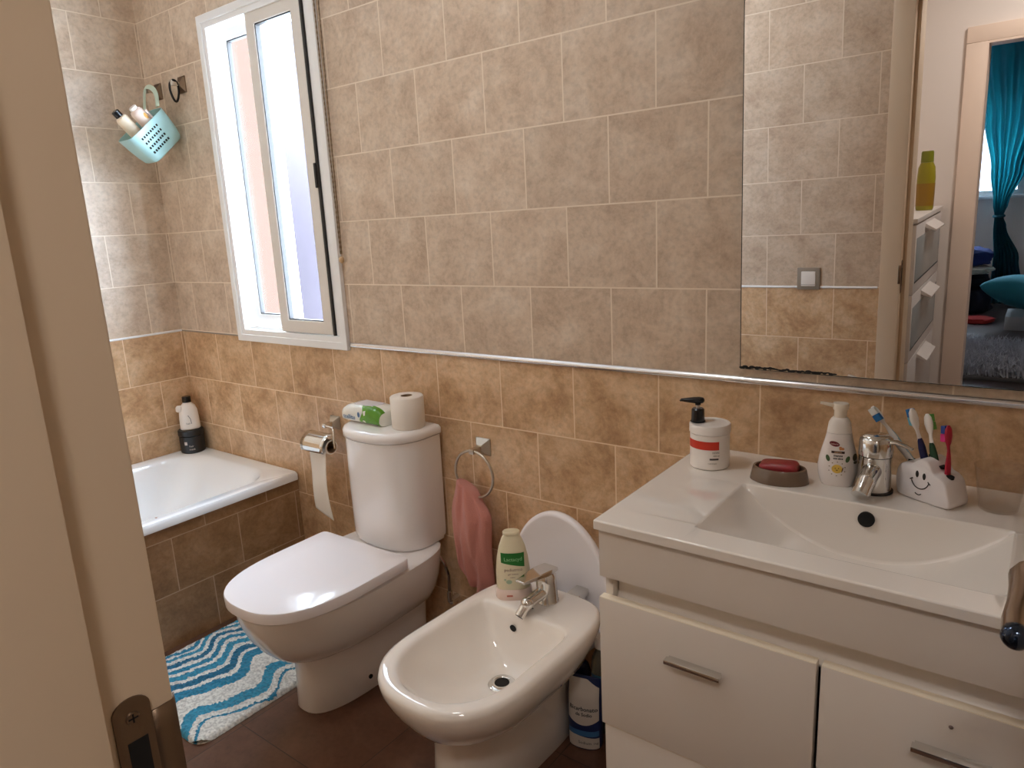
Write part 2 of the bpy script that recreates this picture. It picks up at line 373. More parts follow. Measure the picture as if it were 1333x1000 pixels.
# open bathroom door leaf at the right, only its lever reaches into view
H = Vector((3.181, -1.388, 0)); ang = math.radians(101)
dl = thing('bathroom_door', 'cream bathroom door standing open against the vanity, its lever at the right edge', 'door', H, ang)
b = MB(); b.box(0, .64, -.035, 0, .012, 2.02, .002); b.build('door_panel', PAINT, dl)
b = MB(); b.cyl((.585, 0, 1.03), (.585, .008, 1.03), .026, n=32); b.cyl((.585, .006, 1.03), (.585, .05, 1.03), .010); b.build('rosette', NICKEL, dl)
e = [(.588, .050), (.575, .056), (.55, .060), (.52, .066), (.49, .074), (.468, .078)]
b = MB(); b.tube([(x, y, 1.03) for x, y in e], [.010, .011, .0105, .0105, .0105, .010], 16)
lv = b.build('lever', P('bronzed_lever', (150, 128, 108), .25, metal=1.0), dl, 'bronzed lever handle')
b = MB(); b.sphere((.464, .0785, 1.03), .0108, 10); b.build('lever_end', P('dark_blue_metal', (52, 60, 74), .12, metal=.9), lv, 'dark rounded lever tip')

# bedroom door frame across the hall
d2 = bpy.data.objects.new('door_2', None); COL.objects.link(d2); d2.location = (3.06, -2.66, 0); struct(d2)
CAS = P('peach_white_casing', (236, 214, 196), .5)
for x0, x1 in ((2.612, 2.695), (3.445, 3.53)):
    b = MB(); b.box(x0, x1, -2.601, -2.584, 0, 1.925, .003); b.build('casing', CAS, d2, world=True)
b = MB(); b.box(2.612, 3.53, -2.601, -2.584, 1.9255, 1.995, .003); b.build('head_casing', CAS, d2, world=True)
b = MB(); b.box(2.68, 2.70, -2.725, -2.586, 0, 1.925); b.build('jamb', CAS, d2, world=True)
b = MB(); b.box(3.44, 3.46, -2.725, -2.586, 0, 1.925); b.build('jamb', CAS, d2, world=True)
b = MB(); b.box(2.70, 3.44, -2.725, -2.586, 1.915, 1.94); b.build('head_jamb', CAS, d2, world=True)
# bedroom window
w2 = bpy.data.objects.new('window_2', None); COL.objects.link(w2); w2.location = (2.2, -6.7, 1.02); struct(w2)
b = MB(); frame_loop(b, 1.65, 2.76, 1.02, 2.2, .05, -6.76, -6.69); b.box(2.18, 2.23, -6.75, -6.70, 1.06, 2.16); b.build('window_frame', PVC, w2, world=True)
b = MB(); b.box(1.69, 2.72, -6.732, -6.728, 1.06, 2.16); b.build('pane', GLASS, w2, world=True, smooth=0)
b = MB()
for i in range(13): b.box(1.69, 2.72, -6.775, -6.762, 1.62 + .045 * i, 1.661 + .045 * i, .004)
b.build('roller_shutter', PVC, w2, world=True, smooth=0)
b = MB(); b.box(1.62, 2.79, -6.705, -6.66, .995, 1.02, .004); b.build('sill', PVC, w2, world=True)

# ================================================================== THINGS
# ---- bathtub
tub = thing('bathtub', 'white enamel bathtub set in a brown tiled surround under the window', 'bathtub', (.36, -.70, 0))
XA = .7137
def rrect(x0, x1, y0, y1, r, n=8):
    pts = []
    for cx, cy, a0 in ((x1 - r, y1 - r, 0), (x0 + r, y1 - r, 90), (x0 + r, y0 + r, 180), (x1 - r, y0 + r, 270)):
        for i in range(n + 1):
            a = math.radians(a0 + 90 * i / n); pts.append((cx + r * math.cos(a), cy + r * math.sin(a)))
    return pts
spec = [(.434, rrect(.002, .728, -1.397, -.002, .012)), (.456, rrect(.002, .728, -1.397, -.002, .012)), (.464, rrect(.004, .722, -1.395, -.004, .016)),
        (.464, rrect(.052, .676, -1.33, -.058, .15)), (.457, rrect(.060, .668, -1.32, -.068, .15)), (.44, rrect(.068, .662, -1.31, -.082, .15)),
        (.30, rrect(.095, .635, -1.27, -.16, .15)), (.16, rrect(.13, .60, -1.20, -.28, .14)), (.10, rrect(.17, .56, -1.14, -.36, .12)), (.085, rrect(.22, .51, -1.05, -.46, .10))]
b = MB(); b.loft(rings_of(spec), cap0=False); b.build('tub_shell', TUBM, tub, world=True, smooth=50)
b = MB(); b.box(XA - .02, XA, -1.398, -.001, 0, .442); pan = b.build('tiled_panel', T_apron, tub, world=False, smooth=0)
pan.location = -tub.location   # keeps the tile pattern in room coordinates
b = MB(); b.sphere((.685, -.545, .4645), .004, 6, sz=.3); b.build('chip', P('rust_chip', (150, 110, 90), .7), tub, 'small rusty chip in the rim', world=True)

# ---- black tub and white bottle in the bath corner
jx, jy, jz = .060, -.062, .4642
t = thing('hair_mask_jar', 'squat black jar in the tiled corner of the bathtub rim, carrying a white bottle', 'jar', (jx, jy, jz), face_cam(jx, jy))
JB = P('black_jar', (24, 26, 28), .35)
b = MB(); b.lathe([(.046, 0), (.050, .004), (.050, .074), (.048, .076)], 40); b.build('jar_body', JB, t)
b = MB(); b.lathe([(.050, .077), (.0525, .079), (.0525, .098), (.049, .102)], 40); b.build('jar_lid', JB, t)
def cylf(r, off=.0005): return lambda u, v: (math.sin(u / r) * (r + off), -math.cos(u / r) * (r + off), v)
b = MB(); f = cylf(.050); put_patch(b, f, -.034, -.022, .040, .054); put_text(b, 'hair', .012, -.006, .034, f); put_text(b, 'mask', .012, -.004, .020, f)
b.build('print', P('pale_print', (196, 184, 176), .5), t, 'pale lettering on the jar')
z0 = jz + .1022
t = thing('shampoo_bottle', 'white bottle with black cap standing on the black jar in the bath corner', 'bottle', (jx + .004, jy, z0), face_cam(jx, jy))
b = MB(); b.lathe([(.036, 0), (.041, .004), (.040, .045), (.037, .085), (.030, .104), (.019, .116), (.017, .120)], 32, sx=1, sy=.72); b.build('bottle_body', WHITEP, t)
b = MB(); b.lathe([(.018, .1205), (.018, .143), (.0165, .146)], 28); b.build('cap', BLACK, t)
b = MB(); b.lathe([(.010, 0), (.014, .004), (.014, .02), (.008, .027)], 16, Matrix.Translation((-.034, -.006, .082))); b.build('grip_knob', WHITEP, t)
b = MB(); f = lambda u, v: (u, -math.sqrt(max(0, 1 - (u / .0395) ** 2)) * .0295 - .0006, v); put_text(b, 'hair', .012, -.006, .03, f); b.tube([f(.006, .028), f(.004, .05), f(-.004, .066)], .0012, 6); b.build('print', P('grey_print', (110, 112, 120), .5), t)

# ---- wall hooks, hair tie, shower basket
def hook(x, label):
    t = thing('wall_hook', label, 'hook', (x, 0, 1.955), group='square wall hooks by the corner')
    b = MB(); q = .024; h = .030
    b.loft([[(-q, .001, -h), (q, .001, -h), (q, .001, h), (-q, .001, h)], [(-q, -.004, -h), (q, -.004, -h), (q, -.004, h), (-q, -.004, h)], [(-.008, -.016, -.008), (.008, -.016, -.008), (.008, -.016, .008), (-.008, -.016, .008)]])
    b.build('backplate', BRONZE, t, smooth=20, bev=.0008)
    b = MB(); b.box(-.007, .007, -.046, -.014, -.007, .007, .0015); b.box(-.009, .009, -.050, -.044, -.010, .013, .002); b.build('peg', NICKEL, t)
    return t
hook(.102, 'square metal wall hook holding the mint shower basket'); hook(.283, 'square metal wall hook with a black hair tie, nearer the window')
b = MB(); pts = [(.283 + .004 * math.sin(a * 2), -.036 + .017 * math.sin(a), 1.940 + .039 * math.cos(a) - .010) for a in [2 * PI * i / 28 for i in range(28)]]
b.tube(pts, .0042, 8, closed=True); tag(recentre(b.build('hair_tie', P('black_elastic', (20, 18, 20), .8), smooth=60)), 'black hair tie looped over the wall hook beside the window', 'hair tie')
# basket: hangs tipped outward; local a = down its axis, d = away from the wall side
TH = math.radians(42)
bk = thing('shower_basket', 'mint green perforated plastic basket hanging tipped from a wall hook above the bath', 'basket', (.105, -.047, 1.945))
ax_a = Vector((0, math.sin(TH), -math.cos(TH))); ax_d = Vector((0, -math.cos(TH), -math.sin(TH) * .62)).normalized(); ax_d = (ax_d - ax_a * ax_d.dot(ax_a)).normalized()
B0 = Vector((0.025, -.028, -.072)) # centre of the back rim, from the hook
def bp(x, d, a): return B0 + Vector((x, 0, 0)) + ax_d * d + ax_a * a
def bring(s, a, r):
    return [bp(u, v, a) for u, v in rrect(-.062 * s + .068, .062 * s + .068, .095 - .095 * s, .095 + .095 * s, r, 6)]
b = MB(); T = .0022
outer = [bring(1.0, 0, .03), bring(.97, .04, .03), bring(.92, .085, .03), bring(.86, .112, .03), bring(.78, .12, .026)]
inner = [bring(.76, .117, .026), bring(.84, .108, .028), bring(.95, .04, .028), bring(.975, 0, .028)]
b.loft(outer[::-1] + inner[::-1]); bb = b.build('basket_body', MINT, bk, smooth=60)
for r_ in range(4):
    for c_ in range(8):
        a = .026 + .020 * r_; sc0 = 1.0 - .075 * (a / .1); x0 = .068 + .062 * sc0
        d = .158 - .0118 * c_; w = .0030; h = .0040
        b = MB(); b.loft([[bp(x0 - .002, d - w, a - h), bp(x0 - .002, d + w, a - h), bp(x0 - .002, d + w, a + h), bp(x0 - .002, d - w, a + h)],
                          [bp(x0 + .0013, d - w, a - h), bp(x0 + .0013, d + w, a - h), bp(x0 + .0013, d + w, a + h), bp(x0 + .0013, d - w, a + h)]])
        b.build('perforation', HOLE, bb, smooth=0)
b = MB()
loop = []
for i in range(25):
    k = PI * i / 24; sn = math.sin(k)
    loop.append(Vector((.070 - .050 * math.cos(k) - .062 * sn ** 1.5, (B0.y - .006) * (1 - sn) - .004 * sn, B0.z + .090 * sn ** .7 + .004)))
b.tube(loop, .0100, 10, flat=.28, up=(0, 1, 0)); b.build('handle', P('pale_mint_plastic', (196, 216, 200), .3), bk, 'pale translucent mint handle')
def in_basket(name, label, x, d, a0, a1, r, capm, bodym, caplen, extra=None):
    o = bk.location + bp(x, d, a1); t = thing(name, label, 'bottle', o, group=None)
    up = (-ax_a); M = up.to_track_quat('Z', 'Y').to_matrix().to_4x4(); Ln = a1 - a0
    b = MB(); b.lathe([(r * .9, 0), (r, .004), (r, Ln - .012), (r * .85, Ln - .004), (r * .6, Ln)], 24, M); b.build('bottle_body', bodym, t)
    b = MB(); b.lathe([(r * .62, Ln + .0004), (r * .62, Ln + caplen - .002), (r * .52, Ln + caplen)], 20, M); b.build('cap', capm, t)
    if extra:
        f = lambda u, v: M @ Vector(((r + .0006) * math.cos(u / r), (r + .0006) * math.sin(u / r), v))
        b = MB(); b.mi = 0; put_oval(b, f, extra * r, Ln - .035, .008, .012); b.build('label_spot', P('orange_spot', (232, 176, 96), .5), t)
in_basket('lotion_bottle', 'white bottle with a black cap lying in the mint basket', .058, .128, -.062, .094, .0235, BLACK, P('beige_bottle', (236, 220, 196), .35), .024)
in_basket('gel_bottle', 'white bottle with an orange spot in the mint basket, below the hooks', .090, .080, -.052, .094, .0245, WHITEP, P('blush_bottle', (238, 218, 206), .35), .012, 0.3)
b = MB(); b.box(-.010, .010, -.004, .004, 0, .05, .002, M=Matrix.Translation(bk.location + bp(.098, .055, .02)) @ (-ax_a).to_track_quat('Z', 'Y').to_matrix().to_4x4())
tag(recentre(b.build('sachet', P('white_red_sachet', (236, 214, 208), .4))), 'small white sachet peeping out of the mint basket', 'sachet')

# ---- roller blind cord
t = thing('blind_cord', 'brown beaded blind cord loop hanging down beside the window', 'cord', (1.13, -.016, 1.27))
CORD = P('brown_beads', (116, 92, 62), .5)
for dx0, dx1 in ((-.010, -.002), (.014, .004)):
    b = MB(); n = 150
    pts = [(dx1 + (dx0 - dx1) * min(1, i / 110), .0, .03 + 1.2 * i / n) for i in range(n + 1)]
    b.tube(pts, [.0022 if i % 2 else .0014 for i in range(n + 1)], 6); b.build('bead_strand', CORD, t)
b = MB(); b.sphere((0, 0, .012), .0085, 10, sz=1.35); b.build('toggle', P('tan_knob', (206, 172, 130), .4), t, 'tan end knob')

# ---- toilet
toi = thing('toilet', 'white close-coupled toilet with its lid closed, between the bath and the bidet', 'toilet', (1.370, -.008, 0), math.radians(.6))
S = [(0, dshape(.097, -.518, -.06, -.27, 2.6, 6)), (.004, dshape(.099, -.520, -.055, -.27, 2.6, 6)), (.10, dshape(.096, -.514, -.055, -.27, 2.6, 6)), (.165, dshape(.097, -.516, -.05, -.27, 2.5, 6)), (.178, dshape(.101, -.522, -.05, -.27, 2.5, 6)),
     (.184, dshape(.116, -.545, -.045, -.27, 2.4, 5)), (.205, dshape(.140, -.580, -.04, -.27, 2.4, 5)), (.24, dshape(.161, -.612, -.03, -.28, 2.4, 4.5)), (.28, dshape(.175, -.636, -.02, -.29, 2.4, 4.2)), (.32, dshape(.183, -.652, -.012, -.30, 2.4, 4)),
     (.352, dshape(.186, -.660, -.008, -.31, 2.4, 4)), (.368, dshape(.186, -.662, -.008, -.31, 2.4, 4)), (.374, dshape(.178, -.654, -.014, -.31, 2.4, 4))]
b = MB(); b.loft(rings_of(S)); b.build('bowl', CER, toi, smooth=42)
b = MB(); b.loft(rings_of([(.3745, dshape(.180, -.660, -.235, -.40, 2.5, 18)), (.3795, dshape(.182, -.662, -.233, -.40, 2.5, 18))])); b.build('seat', SEATP, toi, smooth=40)
S = [(.3810, dshape(.191, -.671, -.231, -.395, 2.6, 22)), (.3835, dshape(.195, -.675, -.229, -.395, 2.6, 22)), (.409, dshape(.196, -.676, -.228, -.395, 2.6, 22)), (.4135, dshape(.194, -.674, -.230, -.395, 2.6, 22)), (.4155, dshape(.188, -.667, -.236, -.395, 2.6, 22)), (.417, dshape(.12, -.58, -.29, -.395, 2.2, 12))]
b = MB(); b.loft(rings_of(S)); b.build('lid', SEATP, toi, smooth=35)
for sx in (-.07, .07):
    b = MB(); b.cyl((sx - .02, -.217, .3865), (sx + .02, -.217, .3865), .010, n=16); b.build('hinge', SEATP, toi)
tk = dict(n=56, cx=-.008)
S = [(.3765, dshape(.142, -.172, -.004, -.06, 2.6, 24, **tk)), (.390, dshape(.144, -.176, -.004, -.06, 2.6, 24, **tk)), (.3915, dshape(.149, -.186, -.002, -.06, 2.6, 24, **tk)), (.410, dshape(.151, -.192, -.002, -.06, 2.6, 24, **tk)), (.57, dshape(.153, -.195, -.002, -.06, 2.5, 24, **tk)), (.734, dshape(.154, -.197, -.002, -.06, 2.4, 24, **tk))]
b = MB(); b.loft(rings_of(S)); b.build('cistern', CER, toi, smooth=40)
S = [(.7360, dshape(.155, -.198, -.001, -.06, 2.4, 24, **tk)), (.739, dshape(.159, -.203, 0, -.06, 2.4, 24, **tk)), (.756, dshape(.159, -.203, 0, -.06, 2.4, 24, **tk)), (.764, dshape(.154, -.197, -.004, -.06, 2.4, 24, **tk)), (.768, dshape(.143, -.185, -.012, -.06, 2.4, 24, **tk))]
b = MB(); b.loft(rings_of(S)); b.build('cistern_lid', CER, toi, smooth=60)
b = MB(); b.cyl((.0955, -.34, .045), (.0995, -.34, .045), .007, n=16); b.build('bolt_hole', HOLE, toi)
b = MB(); b.cyl((.16, .007, .165), (.16, -.030, .165), .012); b.cyl((.16, -.030, .165), (.16, -.030, .20), .009); b.tube([(.16, -.030, .20), (.165, -.034, .26), (.16, -.045, .31), (.14, -.055, .345), (.12, -.06, .37)], .006, 8); b.build('water_valve', CHROME, toi, 'chrome valve and hose')

# ---- things on the cistern
def on_world(px, py): return px, py
t = thing('toilet_roll', 'full white toilet paper roll standing upright on the cistern lid', 'toilet roll', (1.456, -.086, .7685))
b = MB(); R0, R1, HH = .052, .018, .100
prof = [(R1, 0), (R0 - .003, 0), (R0, .003), (R0, HH - .003), (R0 - .003, HH), (R1, HH)]
b.lathe(prof, 48, cap0=False, cap1=False); b.build('paper', PAPER, t, smooth=50)
b = MB(); b.lathe([(R1 - .0005, .001), (R1 - .0005, HH - .001), (R1 - .002, HH - .001), (R1 - .002, .001), (R1 - .0005, .001)], 32, cap0=False, cap1=False); b.build('core_tube', CARD, t)
# wet wipes
wp = thing('wipes_pack', 'white and green wet wipes pack lying on the cistern lid', 'wipes pack', (1.298, -.100, .7685), math.radians(-2))
def wsec(x):
    k = x / .098; e = max(0.0, 1 - abs(k) ** 5)
    hh = .060 * (.42 + .58 * e ** .5) ; dd = .048 * (.80 + .20 * e ** .5)
    pts = []
    for i in range(32):
        a = 2 * PI * i / 32; y = dd * math.copysign(abs(math.cos(a)) ** .6, math.cos(a)); z = hh * .5 + hh * .5 * math.copysign(abs(math.sin(a)) ** .75, math.sin(a))
        wob = 1 + .05 * noise.noise(Vector((x * 40, a * 2, 1)))
        pts.append((x, y * wob, max(.0, z * wob)))
    return pts
WW = P('white_film', (236, 236, 228), .25, bump=.3, bscale=40); WG = P('green_film', (88, 150, 24), .25, bump=1.0, bscale=38)
xs = [-.092 + .184 * i / 30 for i in range(31)]
b = MB(); b.loft([wsec(x) for x in xs]); wb = b.build('film_pack', WW, wp, smooth=60)
b = MB(); rr = []
for x in [.006 + .0865 * i / 16 for i in range(17)]:
    rr.append([(p[0] + (.010 * math.sin(i * .55) if x < .03 else 0), p[1] * 1.012, p[2] * 1.015 + .0002) for i, p in enumerate(wsec(x))][9:28])
b.loft(rr, False, False, closed=False); b.build('green_wrap', WG, wb, 'green printed end', smooth=60)
def wf(u, v): return (u, -.0505 + .001 * v, v)
b = MB(); put_text(b, 'toallitas', .019, -.045, .022, lambda u, v: wf(u, v), bold=.0004); put_oval(b, wf, .002, .034, .006, .009); b.build('print', P('blue_print', (70, 110, 150), .4), wb)
b = MB(); b.box(-.045, .045, -.026, .026, .0580, .0615, .001); b.build('flap', P('pale_flap', (222, 222, 232), .3), wp)

# ---- paper holder + hanging roll
tp = thing('paper_holder', 'chrome toilet paper holder with a curved cover on the tiles left of the toilet', 'paper holder', (.990, 0, .70))
b = MB(); q = .025
b.loft([[(-q, .001, -q), (q, .001, -q), (q, .001, q), (-q, .001, q)], [(-q, -.004, -q), (q, -.004, -q), (q, -.004, q), (-q, -.004, q)], [(-.009, -.022, -.009), (.009, -.022, -.009), (.009, -.022, .009), (-.009, -.022, .009)]]); b.build('backplate', NICKEL, tp, smooth=20, bev=.001)
b = MB(); b.box(-.008, .008, -.058, -.018, -.008, .008, .002); b.tube([(0, -.052, 0), (.054, -.060, .0), (.060, -.063, -.012), (.060, -.066, -.068)], .0045, 10); b.tube([(.062, -.066, -.070), (-.075, -.066, -.070)], .0045, 10); b.build('arm', CHROME, tp, smooth=60)
b = MB()
def cov(a, c):
    k = math.radians(75 + 120 * c); return (-.072 + .124 * a, -.066 + .047 * math.cos(k), -.070 + .047 * math.sin(k))
b.grid(cov, 6, 20); b.build('cover', CHROME, tp, smooth=60, solid=.0014)
pr = thing('paper_roll', 'nearly empty toilet paper roll on the chrome holder, a strip hanging down', 'toilet roll', (.992, -.066, .63))
Mx = Matrix.Rotation(PI / 2, 4, 'Y')
b = MB(); b.lathe([(.0215, -.062), (.026, -.062), (.026, .042), (.0215, .042)], 32, Mx, cap0=False, cap1=False); b.build('paper', PAPER, pr)
b = MB(); b.lathe([(.0215, -.0615), (.0215, .0425), (.0200, .0425), (.0200, -.0615), (.0215, -.0615)], 32, Mx, cap0=False, cap1=False); b.build('core_tube', CARD, pr)
b = MB()
def sheet(a, c):
    x = -.052 + .088 * a + .006 * c; z = -.004 - (.232 + .035 * a) * c
    return (x, -.0268 - .005 * math.sin(c * 3) + .004 * math.sin(c * 5 + a * 2), z)
b.grid(sheet, 10, 26); b.build('hanging_sheet', PAPER, pr, smooth=60, solid=.0006)

# ---- towel ring and towel
RX, RZ = 1.668, .640
tr_ = thing('towel_ring', 'chrome towel ring on the tiles between toilet and bidet', 'towel ring', (1.684, 0, .714))
b = MB(); q = .027
b.loft([[(-q, .001, -q), (q, .001, -q), (q, .001, q), (-q, .001, q)], [(-q, -.004, -q), (q, -.004, -q), (q, -.004, q), (-q, -.004, q)], [(-.010, -.024, -.010), (.010, -.024, -.010), (.010, -.024, .010), (-.010, -.024, .010)]]); b.build('backplate', NICKEL, tr_, smooth=20, bev=.001)
b = MB(); b.box(-.009, .009, -.062, -.02, -.009, .007, .002); b.build('arm', NICKEL, tr_)
b = MB(); b.tube([(.073 * math.sin(2 * PI * i / 48), -.054, -.073 + .073 * math.cos(2 * PI * i / 48)) for i in range(48)], .0042, 10, closed=True); b.build('ring', NICKEL, tr_, smooth=80)
b = MB(); rings = []
for i in range(34):
    s = i / 33; z = .602 - .340 * s
    kk = min(1.0, s / .28); hw = (.040 + .030 * kk * kk * (3 - 2 * kk)) if s < .86 else .070 - .040 * ((s - .86) / .14) ** 1.3
    dd = .022 + .010 * math.sin(PI * s) - .006 * s; cx = 1.654 + .014 * kk; R = []
    for j in range(56):
        a = 2 * PI * j / 56
        fo = 1 + .34 * math.sin(5 * a + 1.9 * math.sin(2.6 * s + .3) + 1.2) + .10 * math.sin(9 * a + 4 * s) + .06 * noise.noise(Vector((math.cos(a) * 2, math.sin(a) * 2, s * 6)))
        zz = z - (.035 * math.cos(a - .4) * max(0, s - .55) * 2) - .020 * math.cos(a) * max(0, 1 - s * 4)
        xn = math.cos(a); crease = (.017 * abs(math.sin(3.6 * xn + 1.9 * s + .4)) ** .7 + .005 * math.sin(10 * xn - 4 * s)) * min(1, .25 + s * 3)
        R.append((cx + hw * xn * (1 + .05 * math.sin(7 * s)), -.052 + dd * math.sin(a) - (crease * math.sin(-a) if a > PI else 0) - .004 * math.sin(4 * s), zz))
    rings.append(R)
b.loft(rings); tw = thing('hand_towel', 'pink terry hand towel bunched through the towel ring', 'towel', (1.668, -.054, .27))
b.build('towel_cloth', PINK, tw, world=True, smooth=80, sub=1)
# ---- bidet
bd = thing('bidet', 'ivory white bidet with chrome mixer, its oval lid raised against the tiles', 'bidet', (2.017, -.10, 0), -.040)
by = lambda y: y + .10
def ds(hw, yf, yb, ym, pf=2.0, pb=3.5, cx=0): return dshape(hw, by(yf), by(yb), by(ym), pf, pb, 64, cx)
cb0 = -.030
S = [(0, ds(.100, -.565, -.13, -.36, 2.4, 6, cb0)), (.004, ds(.102, -.567, -.128, -.36, 2.4, 6, cb0)), (.13, ds(.098, -.555, -.128, -.36, 2.4, 6, cb0)), (.19, ds(.101, -.560, -.125, -.37, 2.3, 5, cb0)), (.208, ds(.111, -.575, -.122, -.38, 2.3, 5, cb0)), (.216, ds(.124, -.590, -.119, -.40, 2.3, 4.5, -.024)),
     (.262, ds(.158, -.636, -.113, -.43, 2.3, 4.2, -.012)), (.31, ds(.177, -.667, -.108, -.46, 2.4, 4, -.004)), (.348, ds(.186, -.685, -.107, -.48, 2.4, 4.6)), (.370, ds(.187, -.688, -.107, -.48, 2.45, 4.8)), (.382, ds(.184, -.683, -.110, -.48, 2.45, 4.8)), (.386, ds(.176, -.674, -.118, -.48, 2.45, 4.8)),
     (.386, ds(.158, -.662, -.246, -.48, 2.25, 9)), (.3845, ds(.150, -.655, -.258, -.48, 2.25, 10)), (.378, ds(.143, -.648, -.264, -.48, 2.25, 11)), (.358, ds(.136, -.638, -.268, -.48, 2.25, 11)), (.315, ds(.121, -.604, -.276, -.46, 2.2, 8)), (.265, ds(.086, -.53, -.292, -.43, 2.2, 4)), (.243, ds(.060, -.46, -.302, -.40, 2, 2.5)), (.235, ds(.034, -.40, -.335, -.37, 2, 2))]
b = MB(); b.loft(rings_of(S)); b.build('basin', CERB, bd, smooth=60)
b = MB()
def lidring(k, y): return [(-.030 + .168 * k * math.cos(a) * (1 - .06 * math.sin(a)), by(y), .375 + .212 * k * math.sin(a)) for a in [2 * PI * i / 64 for i in range(64)]]
b.loft([lidring(.97, -.052), lidring(1.0, -.056), lidring(1.0, -.068), lidring(.975, -.073), lidring(.94, -.0735), lidring(.90, -.0705)]); b.build('lid', SEATP, bd, smooth=60)
b = MB(); b.box(-.09, -.05, by(-.118), by(-.06), .368, .389, .004); b.build('lid_hinge', CHROME, bd)
b = MB(); b.box(.03, .07, by(-.118), by(-.06), .368, .389, .004); b.build('lid_hinge', CHROME, bd)
b = MB(); M = Matrix.Translation((-.005, by(-.362), .236)); b.lathe([(.019, .004), (.021, .006), (.031, .0045), (.036, 0)], 28, M, cap0=False, cap1=False); dr = b.build('drain_ring', CHROME, bd, smooth=60)
b = MB(); b.lathe([(.0195, .0035), (.0001, .0034)], 24, M); b.build('drain_hole', HOLE, dr)
b = MB(); M = Matrix.Translation((-.033, by(-.2735), .338)) @ Matrix.Rotation(math.radians(98), 4, 'X'); b.lathe([(.0095, .0005), (.0095, .0035)], 24, M); b.build('overflow_hole', HOLE, bd)
b = MB(); b.box(-.012, .004, by(-.236), by(-.232), .3855, .3875); b.build('rod_slot', HOLE, bd, smooth=0)
# mixer tap
ft = bpy.data.objects.new('mixer_tap', None); COL.objects.link(ft); ft.parent = bd; ft.location = (.010, by(-.178), .3865); ft['label'] = 'chrome mixer tap'
def tapb(b, nm, m, **k): b.bm.transform(Matrix.Scale(1.22, 4)); return b.build(nm, m, ft, **k)
b = MB(); Ml = Matrix.Rotation(math.radians(2), 4, 'X')
b.lathe([(.025, 0), (.025, .003), (.0235, .005), (.0225, .046), (.022, .049), (.022, .062), (.018, .068)], 36, Ml)
b.cyl((0, -.008, .028), (-.004, -.062, .022), .014, .0125); tapb(b, 'tap_body', CHROME, smooth=45)
b = MB(); b.sphere((-.004, -.066, .022), .0145, 10); b.cyl((-.004, -.066, .022), (-.010, -.086, .000), .0115, .0110); tapb(b, 'spout_nozzle', CHROME, smooth=50)
b = MB(); b.lathe([(.0095, 0), (.0095, .0008)], 20, Matrix.Translation((-.0102, -.0867, -.0006)) @ Vector((-.006, -.020, -.022)).to_track_quat('Z', 'Y').to_matrix().to_4x4()); tapb(b, 'nozzle_hole', HOLE)
b = MB(); b.loft([[(-.018, .020, .068), (.018, .020, .068), (.018, .018, .077), (-.018, .018, .077)],
                  [(-.021, -.02, .070), (.021, -.02, .070), (.020, -.02, .082), (-.020, -.02, .082)],
                  [(-.015, -.088, .078), (.009, -.088, .078), (.009, -.088, .083), (-.015, -.088, .083)]]); tapb(b, 'lever', CHROME, bev=.002)

# ---- gel bottle on the bidet
gx, gy = 1.933, -.205
gb = thing('intimate_gel_bottle', 'cream squeeze bottle with a green label standing on the bidet rim', 'bottle', (gx, gy, .3868), face_cam(gx, gy))
def gsec(hw, dp, n=40): return [(hw * math.copysign(abs(math.cos(a)) ** .85, math.cos(a)), dp * math.copysign(abs(math.sin(a)) ** .85, math.sin(a))) for a in [2 * PI * i / n for i in range(n)]]
prof = [(.030, .0455, .026), (.040, .046, .0265), (.08, .0455, .0265), (.115, .042, .025), (.145, .0355, .0225), (.168, .027, .018), (.178, .0215, .015), (.1795, .0215, .015), (.1805, .023, .016), (.187, .023, .016), (.189, .021, .0145)]
b = MB(); b.loft([[(x, y, z) for x, y in gsec(hw, dp)] for z, hw, dp in prof]); b.build('bottle_body', CREAM, gb, smooth=50)
b = MB(); b.loft([[(x, y, z) for x, y in gsec(hw, dp)] for z, hw, dp in [(0, .0475, .028), (.003, .049, .029), (.026, .048, .028), (.0295, .044, .0245)]]); b.build('cap', P('blush_cap', (232, 208, 196), .2), gb, smooth=50)
def gf(u, v):
    i = max(k for k in range(len(prof) - 1) if prof[k][0] <= max(v, .030)); z0, h0, d0 = prof[i]; z1, h1, d1_ = prof[i + 1]; k = (v - z0) / (z1 - z0)
    hw, dp = h0 + (h1 - h0) * k, d0 + (d1_ - d0) * k; q = min(.98, abs(u / hw)); a = abs(q) ** (1 / .85)
    return (u, -dp * max(0, 1 - a * a) ** .425 - .0008, v)
b = MB(); put_patch(b, gf, -.031, .031, .098, .135, lo=lambda s: .108 - .013 * s, hi=lambda s: .135 - .001 * s, nu=20, nv=8); lb = b.build('label', GREEN, gb, 'dark green label')
b = MB(); gf2 = lambda u, v: tuple(c - (.0006 if i == 1 else 0) for i, c in enumerate(gf(u, v))); put_text(b, 'Lactacyd', .0140, .001, .1175, gf2); b.build('lettering', P('pale_green_letters', (150, 206, 150), .4), lb)
b = MB(); put_text(b, 'pediatrico', .0120, .001, .088, gf); put_text(b, 'gel intimo', .007, .0, .076, gf); put_text(b, 'suave', .006, -.002, .067, gf); b.build('print', P('brown_print', (120, 80, 70), .5), gb)
b = MB(); put_oval(b, gf, -.012, .054, .008, .006); put_oval(b, gf, -.022, .060, .003, .003); b.build('drawing', P('pale_green_drawing', (170, 190, 160), .5), gb)
b = MB(); put_patch(b, lambda u, v: (u, -.0290 - .0012 + .002 * abs(u / .04), v), -.020, -.004, .012, .017); b.build('stamp', P('coral_stamp', (196, 110, 90), .5), gb)

